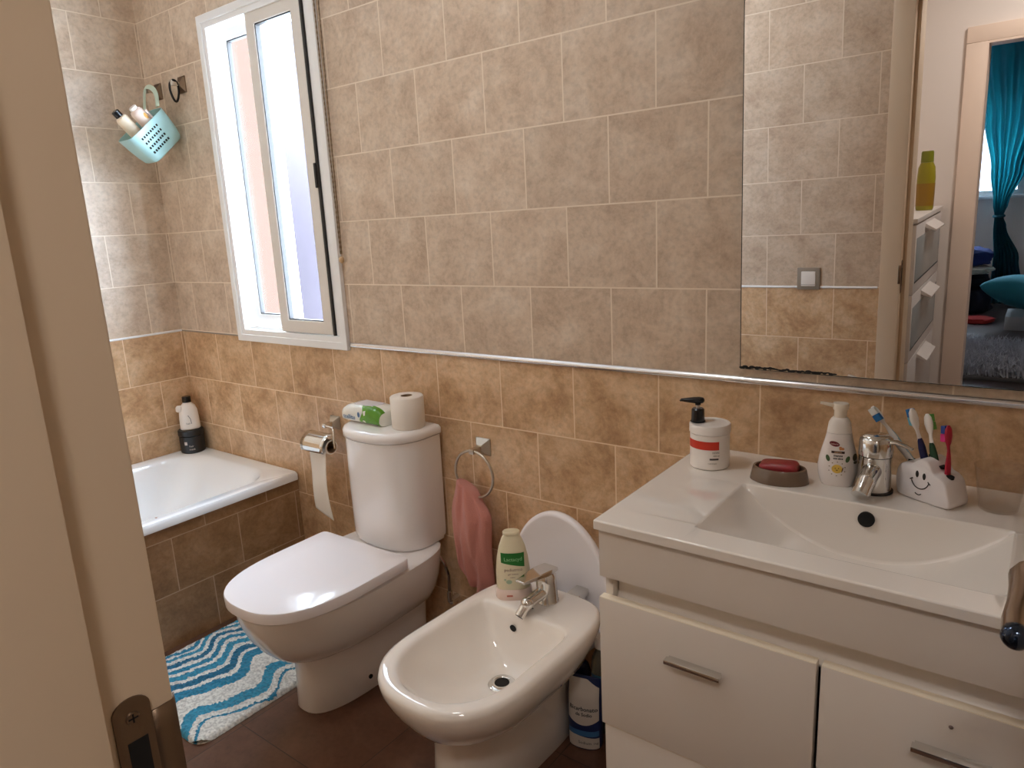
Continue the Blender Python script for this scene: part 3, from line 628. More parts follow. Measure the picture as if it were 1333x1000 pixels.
# ---- items on the floor between bidet and vanity
t = thing('bicarbonate_bag', 'navy and white bag of bicarbonate on the floor between bidet and vanity', 'bag', (2.132, -.178, 0), math.radians(14))
NAVY = P('navy_pouch', (24, 40, 84), .35)
b = MB(); b.loft([[(x * sx, y * sy, z) for x, y in gsec(.046, .030, 32)] for z, sx, sy in [(0, .95, 1), (.01, 1, 1.05), (.09, 1.02, 1.05), (.15, 1.0, .8), (.185, .98, .35), (.200, .97, .10)]]); b.build('pouch', NAVY, t, smooth=60)
def bf(u, v):
    ks = [(0, .030), (.01, .0315), (.09, .0315), (.15, .024), (.185, .0105), (.2001, .003)]
    for a_, c_ in zip(ks, ks[1:]):
        if v <= c_[0]: break
    dp = a_[1] + (c_[1] - a_[1]) * (v - a_[0]) / (c_[0] - a_[0]); qq = min(.97, abs(u) / .0462) ** (2 / .85)
    return (u, -dp * (1 - qq) ** .425 - .0012, v)
BW = P('pouch_white', (206, 198, 188), .4)
b = MB(); put_patch(b, bf, -.040, .042, .082, .196, lo=lambda s: .088 - .014 * math.sin(PI * s), hi=lambda s: .196 - .018 * max(0, s - .6) * 2.5, nv=16); put_patch(b, bf, -.040, .042, .004, .040, hi=lambda s: .044 - .008 * s); lb = b.build('white_panel', BW, t)
bf2 = lambda u, v: (bf(u, v)[0], bf(u, v)[1] - .0008, v)
b = MB(); put_text(b, 'Bicarbonato', .0155, .002, .120, bf2, bold=.0003); put_text(b, 'de Sodio', .0125, .004, .105, bf2, bold=.0003); put_text(b, 'Sodium', .012, .006, .022, bf2); put_text(b, '1kg', .009, .034, .022, bf2); b.build('lettering', P('dark_lettering', (40, 44, 54), .5), lb)
bf3 = lambda u, v: (bf(u, v)[0], bf(u, v)[1] - .0003, v)
b = MB(); put_patch(b, bf3, -.040, .042, .042, .058); b.build('blue_band', P('mid_blue', (60, 110, 160), .4), t)
t = thing('cleaner_bottle', 'clear plastic bottle with a white cap behind the bag beside the vanity', 'bottle', (2.142, -.108, 0))
b = MB(); b.lathe([(.024, 0), (.0275, .004), (.0275, .19), (.024, .22), (.014, .242), (.0135, .250)], 32); b.build('bottle_body', P('clear_green_plastic', (190, 200, 186), .12, trans=.85, ior=1.3), t, smooth=50)
b = MB(); b.lathe([(.0165, .2505), (.0165, .280), (.0145, .283)], 24); b.build('cap', WHITEP, t)
b = MB(); f = cylf(.0277); fr_ = face_cam(2.142, -.108); put_patch(b, lambda u, v: f(u + fr_ * .0277, v), -.034, .034, .09, .18, nu=24); lb = b.build('label', P('blue_label', (70, 110, 130), .4), t)
b = MB(); f2 = cylf(.0277, .001); put_text(b, 'limpiador', .011, fr_ * .0277 - .006, .160, f2); put_text(b, 'multi', .011, fr_ * .0277 - .006, .145, f2); b.build('lettering', P('pale_letters', (206, 214, 214), .5), lb)
t = thing('detergent_bottle', 'dark navy bottle in the shadow behind the bidet foot', 'bottle', (2.035, -.040, 0))
b = MB(); b.lathe([(.026, 0), (.028, .004), (.028, .10), (.022, .122), (.012, .132)], 28); b.build('bottle_body', P('navy_bottle', (20, 34, 76), .2), t, smooth=50)
b = MB(); b.lathe([(.0135, .1325), (.0135, .150), (.012, .152)], 20); b.build('cap', BLACK, t)

# ---- bath rug
RUG, nt, bs = new_mat('tufted_wave_rug')
tc = N(nt, 'ShaderNodeTexCoord'); sp_ = N(nt, 'ShaderNodeSeparateXYZ'); L(nt, tc.outputs['Object'], sp_.inputs[0])
def mth(op, a, b_=None, c_=None):
    m = N(nt, 'ShaderNodeMath', operation=op)
    for i, q in enumerate((a, b_, c_)):
        if q is None: continue
        if hasattr(q, 'links'): L(nt, q, m.inputs[i])
        else: m.inputs[i].default_value = q
    return m.outputs[0]
nz = N(nt, 'ShaderNodeTexNoise'); nz.inputs['Scale'].default_value = 120; nz.inputs['Detail'].default_value = 2; L(nt, tc.outputs['Object'], nz.inputs['Vector'])
nz2 = N(nt, 'ShaderNodeTexNoise'); nz2.inputs['Scale'].default_value = 9; nz2.inputs['Detail'].default_value = 2; L(nt, tc.outputs['Object'], nz2.inputs['Vector'])
w1 = mth('MULTIPLY', mth('SINE', mth('MULTIPLY_ADD', sp_.outputs['Y'], 2 * PI / .27, 2.4)), .030)
w2_ = mth('MULTIPLY', mth('SINE', mth('MULTIPLY_ADD', sp_.outputs['Y'], 2 * PI / .135, 1.0)), .008)
s_ = mth('ADD', mth('SUBTRACT', 1.255, sp_.outputs['X']), mth('ADD', w1, w2_))
s_ = mth('ADD', s_, mth('MULTIPLY_ADD', nz.outputs['Fac'], .022, -.011)); s_ = mth('ADD', s_, mth('MULTIPLY_ADD', nz2.outputs['Fac'], .03, -.015))
cr = N(nt, 'ShaderNodeValToRGB'); cr.color_ramp.interpolation = 'CONSTANT'
TE = [rgb(34, 126, 158), rgb(48, 140, 170), rgb(22, 104, 136)]; WH = [rgb(222, 220, 212), rgb(206, 210, 206)]
stops = [(0, 0), (.026, 1), (.036, 0), (.066, 1), (.112, 0), (.190, 1), (.236, 0), (.254, 1), (.290, 0), (.310, 1), (.342, 0), (.360, 1), (.386, 0), (.406, 1), (.428, 0), (.446, 1), (.466, 0), (.480, 1), (.495, 0)]
el = cr.color_ramp.elements; el[0].position = 0; el[0].color = WH[0]; el[1].position = stops[1][0] ; el[1].color = TE[0]
for i, (p, k) in enumerate(stops[2:]):
    q = el.new(p); q.color = TE[i % 3] if k else WH[i % 2]
L(nt, s_, cr.inputs['Fac'])
mp = N(nt, 'ShaderNodeMapRange'); L(nt, nz.outputs['Fac'], mp.inputs['Value']); mp.inputs['From Min'].default_value = .38; mp.inputs['From Max'].default_value = .58; mp.inputs['To Min'].default_value = .68; mp.inputs['To Max'].default_value = 1.04
sc_ = N(nt, 'ShaderNodeVectorMath', operation='SCALE'); L(nt, cr.outputs['Color'], sc_.inputs[0]); L(nt, mp.outputs[0], sc_.inputs['Scale'])
L(nt, sc_.outputs[0], bs.inputs['Base Color']); bs.inputs['Roughness'].default_value = .95; bs.inputs['Sheen Weight'].default_value = .2
outl = rrect(.757, 1.262, -.792, -.21, .050, 8)
b = MB(); NX, NY = 130, 150
def rugz(x, y):
    e = min(x - .757, 1.262 - x, y + .792, -.21 - y); k = max(0.0, min(1.0, e / .012)); k = k * (2 - k)
    return .002 + k * (.012 + .0035 * noise.noise(Vector((x * 150, y * 150, 0))) + .0025 * noise.noise(Vector((x * 60, y * 60, 3))))
def rugf(a, c):
    x, y = .757 + .505 * a, -.792 + .582 * c
    for cx, cy, sx, sy in ((.807, -.742, -1, -1), (1.212, -.742, 1, -1), (.807, -.26, -1, 1), (1.212, -.26, 1, 1)):
        dx, dy = (x - cx) * sx, (y - cy) * sy
        if dx > 0 and dy > 0:
            m_ = max(dx, dy); l_ = math.hypot(dx, dy); k = m_ / l_; x, y = cx + sx * dx * k, cy + sy * dy * k
    return (x, y, rugz(x, y))
b.grid(rugf, NX, NY); b.loft([[(x, y, .0005) for x, y in outl], [(x, y, .003) for x, y in outl]])
rg = b.build('bath_rug', RUG, smooth=70); rg.location = (0, 0, 0); tag(rg, 'blue and white wavy striped bath rug on the floor beside the bath', 'rug')

# ---- vanity unit
van = thing('vanity_cabinet', 'white bathroom vanity cabinet with drawers under the washbasin', 'cabinet', (2.776, -.25, 0))
def vb(nm, x0, x1, y0, y1, z0, z1, m, parent=van, bev=.0012, label=None):
    b = MB(); b.box(x0, x1, y0, y1, z0, z1, bev); return b.build(nm, m, parent, label, world=True)
vb('side_panel', 2.381, 2.397, -.486, -.003, 0.0, .796, LACQ); vb('side_panel', 3.157, 3.173, -.486, -.003, 0.0, .796, LACQ)
vb('back_panel', 2.397, 3.157, -.018, -.004, .06, .796, LACQ); vb('bottom_panel', 2.397, 3.157, -.486, -.018, .05, .066, LACQ); vb('plinth', 2.397, 3.157, -.45, -.435, 0.0, .05, LACQ)
vb('fascia', 2.378, 3.176, -.504, -.4865, .704, .800, LACQ)
# recessed cove (finger pull)
b = MB(); pts = [(-.4860, .7035), (-.476, .7015), (-.470, .692), (-.468, .677), (-.469, .663), (-.475, .653), (-.484, .648)]
b.loft([[(2.4, y, z) for y, z in pts + [(-.484, .644), (-.440, .644), (-.440, .71), (-.486, .71)]], [(3.155, y, z) for y, z in pts + [(-.484, .644), (-.440, .644), (-.440, .71), (-.486, .71)]]]); b.build('finger_cove', LACQ, van, world=True, smooth=60)
def drawer(x0, x1, z0, z1, hx0, hx1, y1=-.4875, y0=-.506):
    t = vb('drawer', x0, x1, y0, y1, z0, z1, LACQ, bev=.0015)
    b = MB(); b.box(x0 + .0008, x1 - .0008, y0 + .0006, y1 - .0004, z1 - .001, z1 + .0012); b.build('edge_band', EDGE, t, 'cream top edge', world=True, smooth=0)
    if hx0:
        zc = (z0 + z1) / 2 + .061
        b = MB(); b.box(hx0, hx1, y0 - .020, y0 - .006, zc - .004, zc + .004, .0006); b.box(hx0 + .003, hx1 - .003, y0 - .0075, y0 + .0003, zc - .003, zc + .003)
        b.build('handle', CHROME, t, 'slim metal bar handle', world=True, smooth=30)
drawer(2.377, 2.7725, .384, .660, 2.519, 2.622); drawer(2.7795, 3.176, .384, .660, 2.912, 3.014)
drawer(2.382, 2.7725, .066, .3805, None, None, y0=-.503); drawer(2.7795, 3.171, .066, .3805, None, None, y0=-.503)
b = MB(); b.sphere((2.958, -.5062, .627), .0032, 6, sy=.25); b.build('paint_chip', P('grey_chip', (140, 122, 116), .6), van, world=True)

# ---- washbasin top
wbs = thing('washbasin', 'white ceramic washbasin slab with a wide scooped bowl on the vanity', 'washbasin', (2.776, -.25, .822))
X0, X1, Y0, Y1, ZT, ZB = 2.373, 3.179, -.516, -.002, .822, .804
bx0, bx1, byf, byb = 2.545, 3.006, -.452, -.200
b = MB()
xc, hx = (bx0 + bx1) / 2, (bx1 - bx0) / 2
NXB = 48
xsb = [bx0 + (bx1 - bx0) * i / NXB for i in range(NXB + 1)]
def bz(x):
    u = (x - xc) / hx; return ZT - .108 * max(0.0, 1 - abs(u) ** 2.1)
def row(y, k):  # k: 0 rim .. 1 bottom
    return [(x, y, ZT + (bz(x) - ZT) * k) for x in xsb]
V = []
rows = [(byb, 0), (byb - .005, .5), (byb - .010, .97), (byb - .014, 1.0)] + [(byb - .014 - (byb - .014 - byf - .03) * i / 10, 1.0) for i in range(1, 11)] + [(byf + .016, .95), (byf + .008, .75), (byf + .003, .35), (byf, 0)]
for y, k in rows: V.append([b.bm.verts.new(p) for p in row(y, k)])
for r0, r1 in zip(V, V[1:]):
    for i in range(NXB):
        b.bm.faces.new((r0[i], r0[i + 1], r1[i + 1], r1[i]))
# end seams collapse to the rim; top slab
def q(*p): b.bm.faces.new([b.bm.verts.new(v) for v in p])
top = [b.bm.verts.new((x, Y1, ZT)) for x in xsb]; fr_ = [b.bm.verts.new((x, Y0, ZT)) for x in xsb]
for i in range(NXB):
    b.bm.faces.new((top[i], top[i + 1], V[0][i + 1], V[0][i])); b.bm.faces.new((V[-1][i], V[-1][i + 1], fr_[i + 1], fr_[i]))
ys = [Y1] + [y for y, k in rows] + [Y0]
for xa, xb_ in ((X0, bx0), (bx1, X1)):
    A = [b.bm.verts.new((xa, y, ZT)) for y in ys]; B = [b.bm.verts.new((xb_, y, ZT)) for y in ys]
    for i in range(len(ys) - 1): b.bm.faces.new((A[i], B[i], B[i + 1], A[i + 1]))
o = [(X0, Y0), (X1, Y0), (X1, Y1), (X0, Y1)]
# skirt around the slab
allx = [X0] + xsb + [X1]
for y in (Y0, Y1):
    for a, c in zip(allx, allx[1:]): q((a, y, ZT), (c, y, ZT), (c, y, ZB), (a, y, ZB))
for x in (X0, X1):
    for a, c in zip(ys, ys[1:]): q((x, a, ZT), (x, c, ZT), (x, c, ZB), (x, a, ZB))
bmesh.ops.remove_doubles(b.bm, verts=b.bm.verts[:], dist=1e-5)
b.build('basin_slab', P('basin_ceramic', (236, 229, 221), 0.07, coat=0.4), wbs, world=True, smooth=24, bev=.0030, bseg=3)
b = MB(); M = Matrix.Translation((2.780, -.2035, .7955)) @ Matrix.Rotation(math.radians(84), 4, 'X'); b.lathe([(.0145, 0), (.0145, .005), (.012, .0055), (.0001, .0052)], 28, M); b.build('overflow_hole', HOLE, wbs, 'dark round overflow hole', world=True)
b = MB(); M = Matrix.Translation((2.775, -.33, .7152)); b.lathe([(.0001, .001), (.018, .001), (.022, 0.0)], 28, M); b.build('drain', CHROME, wbs, world=True)

# ---- basin mixer
ZC = .8225
mx_ = thing('basin_mixer', 'chrome basin mixer tap beside the cloud toothbrush holder', 'tap', (2.774, -.116, ZC))
b = MB(); b.lathe([(.0345, 0), (.0345, .004), (.031, .0045)], 36); b.build('base_gasket', GASK, mx_)
b = MB(); b.lathe([(.031, .0046), (.0305, .012), (.0295, .07), (.030, .0725)], 40); b.cyl((0, -.008, .052), (-.004, -.058, .036), .019, .0155); mb_ = b.build('tap_body', CHROME, mx_, smooth=45)
b = MB(); b.cyl((-.003, -.050, .038), (-.008, -.072, .018), .0165, .0150); b.cyl((-.008, -.070, .0195), (-.0095, -.077, .013), .0165, .0165); b.build('spout', CHROME, mb_, smooth=45)
b = MB(); b.lathe([(.0305, .0740), (.0305, .100), (.029, .108), (.022, .113), (.0001, .1145)], 40); cp = b.build('cartridge_cap', CHROME, mx_, smooth=45)
b = MB(); b.tube([(.020, -.004, .103), (.036, -.008, .105), (.052, -.012, .101), (.064, -.015, .097)], [.010, .009, .0075, .005], 14, flat=.45, up=(0, 0, 1)); b.build('lever', CHROME, cp, smooth=60)

# ---- cloud toothbrush holder
cz_a = math.atan2(-.047, .089)
CL = Vector((2.811, -.114, ZC)); ca, sa = math.cos(cz_a), math.sin(cz_a)
cl = thing('toothbrush_holder', 'white cloud shaped toothbrush holder with a smiling face on the basin', 'toothbrush holder', CL, cz_a)
WD, DP = .102, .058
oc = [(.004, 0), (.0, .012), (-.002, .030), (.0, .045), (.006, .054), (.014, .058), (.024, .059), (.030, .060), (.036, .066), (.045, .071), (.054, .070), (.062, .064), (.067, .056), (.071, .051), (.080, .049), (.089, .044), (.094, .036), (.097, .024), (.101, .014), (.101, .004), (.097, 0)]
oc = [(x * 1.05, z * 1.17) for x, z in oc]
# smooth the outline
def chaik(p, n=2):
    for _ in range(n):
        r = []
        for i in range(len(p)):
            a, c = p[i], p[(i + 1) % len(p)]; r += [(a[0] * .75 + c[0] * .25, a[1] * .75 + c[1] * .25), (a[0] * .25 + c[0] * .75, a[1] * .25 + c[1] * .75)]
        p = r
    return p
oc = chaik(oc); mid = (.053, .035)
def shr(p, d): return [(x + (mid[0] - x) * d, max(.0, y + (mid[1] - y) * d)) for x, y in p]
b = MB(); b.loft([[(x, y_, z) for x, z in shr(oc, k)] for y_, k in ((.0, .07), (.0015, .03), (.004, .0), (DP - .004, 0), (DP - .0015, .03), (DP, .07))])
CW = P('white_melamine', (234, 228, 228), .3); hb_ = b.build('cloud_body', CW, cl, smooth=50)
pf = lambda u, v: (u, -.0006, v)
FS = Matrix.Diagonal((1.07, 1, 1.17, 1))
for ex in (.040, .053):
    b = MB(); put_oval(b, pf, ex, .045 - (ex - .04) * .1, .0030, .0056); b.bm.transform(FS); b.build('eye', INK, hb_)
b = MB(); b.tube([(.046 + .0165 * math.sin(k), -.0004, .036 - .0175 * math.cos(k) + .003) for k in [-1.25 + 2.5 * i / 16 for i in range(17)]], .0009, 6); b.tube([(.0275, -.0004, .0335), (.0325, -.0004, .0365)], .0009, 6); b.tube([(.0600, -.0004, .0365), (.0648, -.0004, .0325)], .0009, 6); b.bm.transform(FS); b.build('smile', INK, hb_)
b = MB(); b.tube([(.044 + .0065 * math.sin(k), -.0004, .016 - .005 * math.cos(k)) for k in [-1.0 + 2.0 * i / 8 for i in range(9)]], .0008, 6); b.bm.transform(FS); b.build('chin_mark', INK, hb_)
holes = [(x * 1.05, y, z * 1.17) for x, y, z in [(.010, .030, .0565), (.044, .036, .0712), (.064, .030, .0600), (.083, .026, .0478)]]
for hx_, hy_, hz_ in holes:
    b = MB(); b.cyl((hx_, hy_, hz_ - .004), (hx_ + (.0008 if hx_ > .06 else 0), hy_, hz_ + .0006), .0072, n=20); b.build('hole', HOLE, hb_)
def clw(x, y, z): return CL + Vector((x * ca - y * sa, x * sa + y * ca, z))
def brush(label, foot, tip, head_dir, hm, gm, bm_, gripa=.62, tufts=1):
    """foot, tip: world points; head_dir: where the bristles point"""
    foot, tip = Vector(foot), Vector(tip); t = thing('toothbrush', label, 'toothbrush', foot, group='toothbrushes at the basin')
    ax = (tip - foot); Ln = ax.length; ax.normalize(); h = Vector(head_dir); h = (h - ax * h.dot(ax)).normalized(); sd = ax.cross(h)
    def p(s, o): return ax * (s * Ln) + h * o
    ks = [(0, .0046, 0), (.10, .0060, 0), (.30, .0066, .001), (.48, .0062, 0), (.58, .0045, -.001), (.66, .0033, -.001), (.72, .0036, 0), (.77, .0062, 0), (.86, .0082, 0), (.95, .0070, 0), (1.0, .0026, 0)]
    b = MB(); b.tube([p(s, o) for s, r, o in ks], [r for s, r, o in ks], 14, flat=.55, up=h); hd = b.build('handle', hm, t, smooth=70)
    if gm:
        gs = [(.06, .0060, 0), (.10, .0066, 0), (.30, .0073, .001), (.47, .0069, 0), (.56, .0052, -.0006), (.60, .0038, -.0008)]
        b = MB(); b.tube([p(s, o - .0008) for s, r, o in gs], [r for s, r, o in gs], 14, flat=.55, up=h); b.build('grip', gm, hd, smooth=70)
    R = h.to_track_quat('Z', 'Y').to_matrix().to_4x4()
    for k in range(tufts):
        b = MB(); s0 = .77 + .22 * k / tufts; s1 = .77 + .22 * (k + 1) / tufts
        A, B_ = p(s0 + .004, .002), p(s1 - .004, .002); w = sd * .0062
        top_ = h * (.0095 if k % 2 == 0 else .0085)
        b.loft([[A - w, A + w, B_ + w, B_ - w], [A - w * 1.05 + top_, A + w * 1.05 + top_, B_ + w * 1.05 + top_, B_ - w * 1.05 + top_]]); b.build('bristles', bm_[k % len(bm_)], t, smooth=0)
    return t
BWH = P('brush_white', (238, 232, 226), .3); BNV = P('navy_rubber', (22, 30, 84), .4); BGR = P('dark_green_rubber', (26, 66, 38), .45); BRD = P('crimson_plastic', (176, 32, 60), .3); BPK = P('pinkish_white', (238, 220, 216), .3)
BLU = P('blue_bristle', (36, 110, 172), .7); CYB = P('cyan_bristle', (120, 196, 214), .7); GRB = P('green_bristle', (104, 176, 84), .7); NVB = P('indigo_bristle', (44, 66, 140), .7); MGB = P('magenta_bristle', (214, 52, 130), .7); WHB = P('white_bristle', (226, 228, 226), .7)
brush('white and blue toothbrush leaning over behind the chrome tap', clw(.013, .032, .056), (2.757, -.085, .983), (-.45, -.75, .35), BWH, P('pale_blue_grip', (150, 176, 186), .4), [BLU, WHB], tufts=2)
brush('white toothbrush with navy grip and blue bristles upright in the cloud holder', clw(.046, .036, .030), (2.828, -.110, .993), (-.60, .75, .1), BWH, BNV, [CYB, BLU], tufts=2)
brush('white toothbrush with green grip and green bristles in the cloud holder', clw(.067, .030, .030), (2.853, -.102, .984), (.35, .85, .1), BWH, BGR, [GRB, GRB], tufts=2)
brush('crimson toothbrush at the right end of the cloud holder', clw(.087, .026, .012), (2.890, -.116, .970), (-.75, .6, .1), BRD, None, [MGB, NVB], tufts=2)

# ---- lotion tub with pump
lx, ly = 2.445, -.127
lo = thing('lotion_tub', 'white round lotion tub with a black pump and red band on the vanity top', 'lotion tub', (lx, ly, ZC), face_cam(lx, ly))
LR = .0425
b = MB(); b.lathe([(LR - .003, 0), (LR, .003), (LR, .077), (LR - .001, .078)], 56); b.build('tub_body', WHITEP, lo)
b = MB(); b.lathe([(LR + .0005, .0785), (LR + .0018, .080), (LR + .0018, .096), (LR, .0985), (LR - .004, .0985), (LR - .005, .0975), (.0001, .0975)], 56); b.build('lid', WHITEP, lo)
f = cylf(LR)
def la(u): return u
b = MB(); put_patch(b, f, -.062, .020, .047, .0655, nu=30); b.build('red_band', RED, lo, 'red label band')
b = MB(); put_text(b, 'ISDIN', .006, .013, .041, f); put_text(b, '400 ml', .005, .014, .034, f)
put_patch(b, f, .000, .019, .0245, .0285); put_text(b, 'nutratopic', .0045, .006, .017, f); b.build('print', P('dark_grey_print', (70, 64, 66), .5), lo)
pm_ = Matrix.Rotation(-face_cam(lx, ly), 4, 'Z'); pc = pm_ @ Vector((-.0265, -.004, 0)); px_, py_ = pc.x, pc.y
b = MB(); b.lathe([(.0165, .0985), (.0165, .100), (.0145, .1005), (.0138, .126), (.0110, .129)], 28, Matrix.Translation((px_, py_, 0))); b.build('pump_collar', BLACK, lo)
b = MB(); b.cyl((px_, py_, .128), (px_, py_, .140), .0042, n=14); b.build('pump_stem', P('translucent_stem', (220, 214, 208), .3), lo)
b = MB(); d = pm_ @ Vector((-.93, -.36, 0)); c0 = Vector((px_, py_, .1465))
b.tube([c0 - d * .014, c0 - d * .011, c0 - d * .003, c0 + d * .010, c0 + d * .024, c0 + d * .036, c0 + d * .039 + Vector((0, 0, -.002))], [.003, .0085, .0105, .0095, .0068, .0045, .0025], 18, flat=.72, up=(0, 0, 1))
b.cyl((px_, py_, .136), (px_, py_, .147), .0062, n=18); b.build('pump_head', BLACK, lo, smooth=60)

# ---- soap dish and soap
sd_ = thing('soap_dish', 'grey brown oval soap dish on the washbasin ledge', 'soap dish', (2.602, -.146, ZC), math.radians(6))
def oval(a, c, z): return [(a * math.cos(2 * PI * i / 48), c * math.sin(2 * PI * i / 48), z) for i in range(48)]
DISH = P('smoked_resin', (112, 92, 76), .22, coat=.3)
b = MB(); b.loft([oval(.0585, .042, 0), oval(.0575, .041, .006), oval(.053, .0365, .026), oval(.0515, .035, .0285), oval(.0475, .031, .0285), oval(.0455, .0295, .024), oval(.043, .027, .016)]); b.build('dish_body', DISH, sd_, smooth=40)
so = thing('soap_bar', 'dark red bar of soap lying in the grey brown soap dish', 'soap', (2.602, -.146, ZC + .0165), math.radians(4), rx=math.radians(3), ry=math.radians(-4))
b = MB(); b.loft([[(x, y, z) for x, y in rrect(-.038 * s, .038 * s, -.022 * s, .022 * s, .012 * s, 6)] for z, s in ((0, .9), (.003, 1.0), (.016, 1.0), (.0205, .92), (.022, .75))]); b.build('bar', P('red_soap', (150, 46, 52), .3, vary=.3, bscale=30), so, smooth=60)

# ---- foam soap bottle
hx0, hy0 = 2.706, -.112
hs = thing('hand_soap_bottle', 'white foam soap bottle with a yellow sun drawing, left of the tap', 'bottle', (hx0, hy0, ZC), face_cam(hx0, hy0))
hp = [(0, .0285, .019), (.004, .031, .0205), (.020, .0355, .023), (.038, .0375, .024), (.058, .0350, .0225), (.078, .0300, .020), (.095, .0255, .018), (.108, .0230, .017)]
b = MB(); b.loft([[(x, y, z) for x, y in gsec(hw, dp)] for z, hw, dp in hp]); b.build('bottle_body', P('white_bottle', (240, 232, 228), .22), hs, smooth=60)
b = MB(); b.loft([[(x, y, z) for x, y in gsec(hw, dp)] for z, hw, dp in [(.1088, .0228, .0168), (.128, .0205, .0165), (.136, .0165, .0145), (.140, .0125, .0118)]]); b.build('pump_collar', WHITEP, hs, smooth=60)
b = MB(); b.cyl((0, 0, .1402), (0, 0, .156), .0118, .0118, 24); b.loft([[(x, y, z) for x, y in gsec(hw, dp, 32)] for z, hw, dp in [(.1555, .014, .0130), (.164, .0155, .0135), (.168, .014, .012)]])
b.tube([(0, 0, .1625), (-.015, -.004, .164), (-.032, -.008, .168), (-.037, -.009, .1685)], [.007, .0058, .0042, .0036], 14, flat=.7, up=(0, 0, 1)); b.build('pump_head', P('ivory_pump', (238, 226, 208), .25), hs, smooth=60)
def hf0(off):
    def g(u, v):
        i = max(k for k in range(len(hp) - 1) if hp[k][0] <= max(v, 0)); z0, h0, d0 = hp[i]; z1, h1, d1_ = hp[i + 1]; k = (v - z0) / (z1 - z0)
        hw, dp = h0 + (h1 - h0) * k, d0 + (d1_ - d0) * k; qq = min(.985, abs(u / hw)); a = qq ** (1 / .85)
        return (u, -dp * max(0, 1 - a * a) ** .425 - off, v)
    return g
hf, hfa, hfb = hf0(.0006), hf0(.0010), hf0(.0014)
DRK = P('maroon_print', (110, 20, 34), .4)
b = MB(); put_oval(b, hf, -.0075, .0885, .0095, .0050, rot=-.2); lg = b.build('logo_oval', DRK, hs)
b = MB(); put_text(b, 'babaria', .0048, -.0075, .0885, hfb); b.build('lettering', P('pink_letters', (236, 200, 196), .4), lg)
b = MB(); put_oval(b, hf, .0035, .0815, .0028, .0022); put_oval(b, hf, .0075, .0795, .003, .0026); put_oval(b, hf, .0035, .0785, .0022, .002); b.build('almonds', P('almond_print', (210, 140, 88), .5), hs)
b = MB(); put_patch(b, hf, -.0125, .0115, .0700, .0745, nu=12); bs_ = b.build('dark_strip', P('brown_strip', (58, 36, 34), .5), hs)
b = MB(); put_text(b, 'JABON', .0042, -.0005, .0722, hfb, bold=.0002); b.build('lettering', P('tan_letters', (190, 150, 120), .5), bs_)
b = MB(); put_text(b, 'manos', .0062, .0, .0655, hfa, bold=.0002); put_text(b, 'con aloe', .0052, .0, .0598, hfa, bold=.0002); b.build('print', INK, hs)
LF = P('leaf_print', (72, 98, 58), .5)
for u, r_ in ((-.0185, .5), (.0175, -.5)):
    b = MB(); put_oval(b, hf, u, .0590, .0036, .0066, rot=r_ * .6); b.build('leaf', LF, hs)
b = MB(); put_oval(b, hf, .030, .062, .004, .007); put_oval(b, hf, .0315, .052, .0035, .003); b.build('side_print', P('side_print', (96, 90, 70), .5), hs)
SUN = P('sun_yellow', (236, 198, 92), .5)
b = MB(); put_oval(b, hf, -.001, .0385, .0098, .0090, n=28); su = b.build('sun', SUN, hs, 'yellow sun drawing')
b = MB()
for i in range(10):
    a = 2 * PI * i / 10 + .3; put_oval(b, hf, -.001 + .0150 * math.cos(a), .0385 + .0142 * math.sin(a), .0012, .0009)
b.build('sun_rays', P('brown_dots', (120, 92, 60), .5), su)
b = MB(); put_oval(b, hfb, -.004, .0400, .0010, .0011); put_oval(b, hfb, .002, .0400, .0010, .0011); put_oval(b, hfb, -.0012, .0362, .0020, .0009); put_oval(b, hfb, .0088, .0375, .0009, .0055, rot=-.2); b.build('sun_face', P('sun_brown', (90, 56, 30), .5), su)

# ---- clear plastic tumbler
GL, nt, bs = new_mat('clear_tumbler_plastic')
nt.nodes.remove(bs); tr = N(nt, 'ShaderNodeBsdfTransparent'); tr.inputs[0].default_value = (.955, .945, .93, 1); gl = N(nt, 'ShaderNodeBsdfGlossy'); gl.inputs['Roughness'].default_value = .06
fr = facing(nt, .5); mx = N(nt, 'ShaderNodeMixShader')
L(nt, fr.outputs[0], mx.inputs[0]); L(nt, tr.outputs[0], mx.inputs[1]); L(nt, gl.outputs[0], mx.inputs[2]); L(nt, mx.outputs[0], nt.nodes['Material Output'].inputs[0])
gl_ = MB(); gl_.lathe([(.0001, .0), (.0285, .0), (.030, .002), (.0415, .078), (.0425, .080), (.0405, .0795), (.0285, .004), (.0001, .0035)], 48)
o = gl_.build('tumbler', GL, smooth=40); o.location = (2.976, -.108, ZC); tag(o, 'clear plastic tumbler on the washbasin ledge at the right', 'tumbler')

# ---- mirror
mi = thing('mirror', 'large frameless wall mirror above the vanity, black spots along its lower edge', 'mirror', (2.83, -.0075, 1.022), rx=.030)
b = MB(); b.box(-.362, .372, .0012, .0045, 0, 1.06); b.build('backing', P('mirror_back', (58, 54, 50), .6), mi, smooth=0)
MIRM = P('silvered_glass', (248, 246, 244), .0, metal=1.0)
b = MB(); b.box(-.362, .372, -.0005, .001, 0, 1.06); b.build('glass', MIRM, mi, smooth=0)
b = MB(); b.box(-.3626, -.3612, -.0012, .0045, 0, 1.06); b.box(-.362, .372, -.0012, .0045, -.0012, .0002); b.build('glass_edge', P('dark_glass_edge', (66, 66, 62), .15), mi, smooth=0)
b = MB()
rnd = random.Random(4)
for i in range(34):
    x = -.360 + .205 * (i / 34) ** 1.1; put_oval(b, lambda u, v: (u, -.0009, v), x, .0015 + .003 * rnd.random(), .0045 + .003 * rnd.random(), .0016 + .0022 * rnd.random(), n=9)
b.build('black_spots', P('lost_silvering', (26, 24, 22), .6), mi, 'black blotches where silvering is gone')

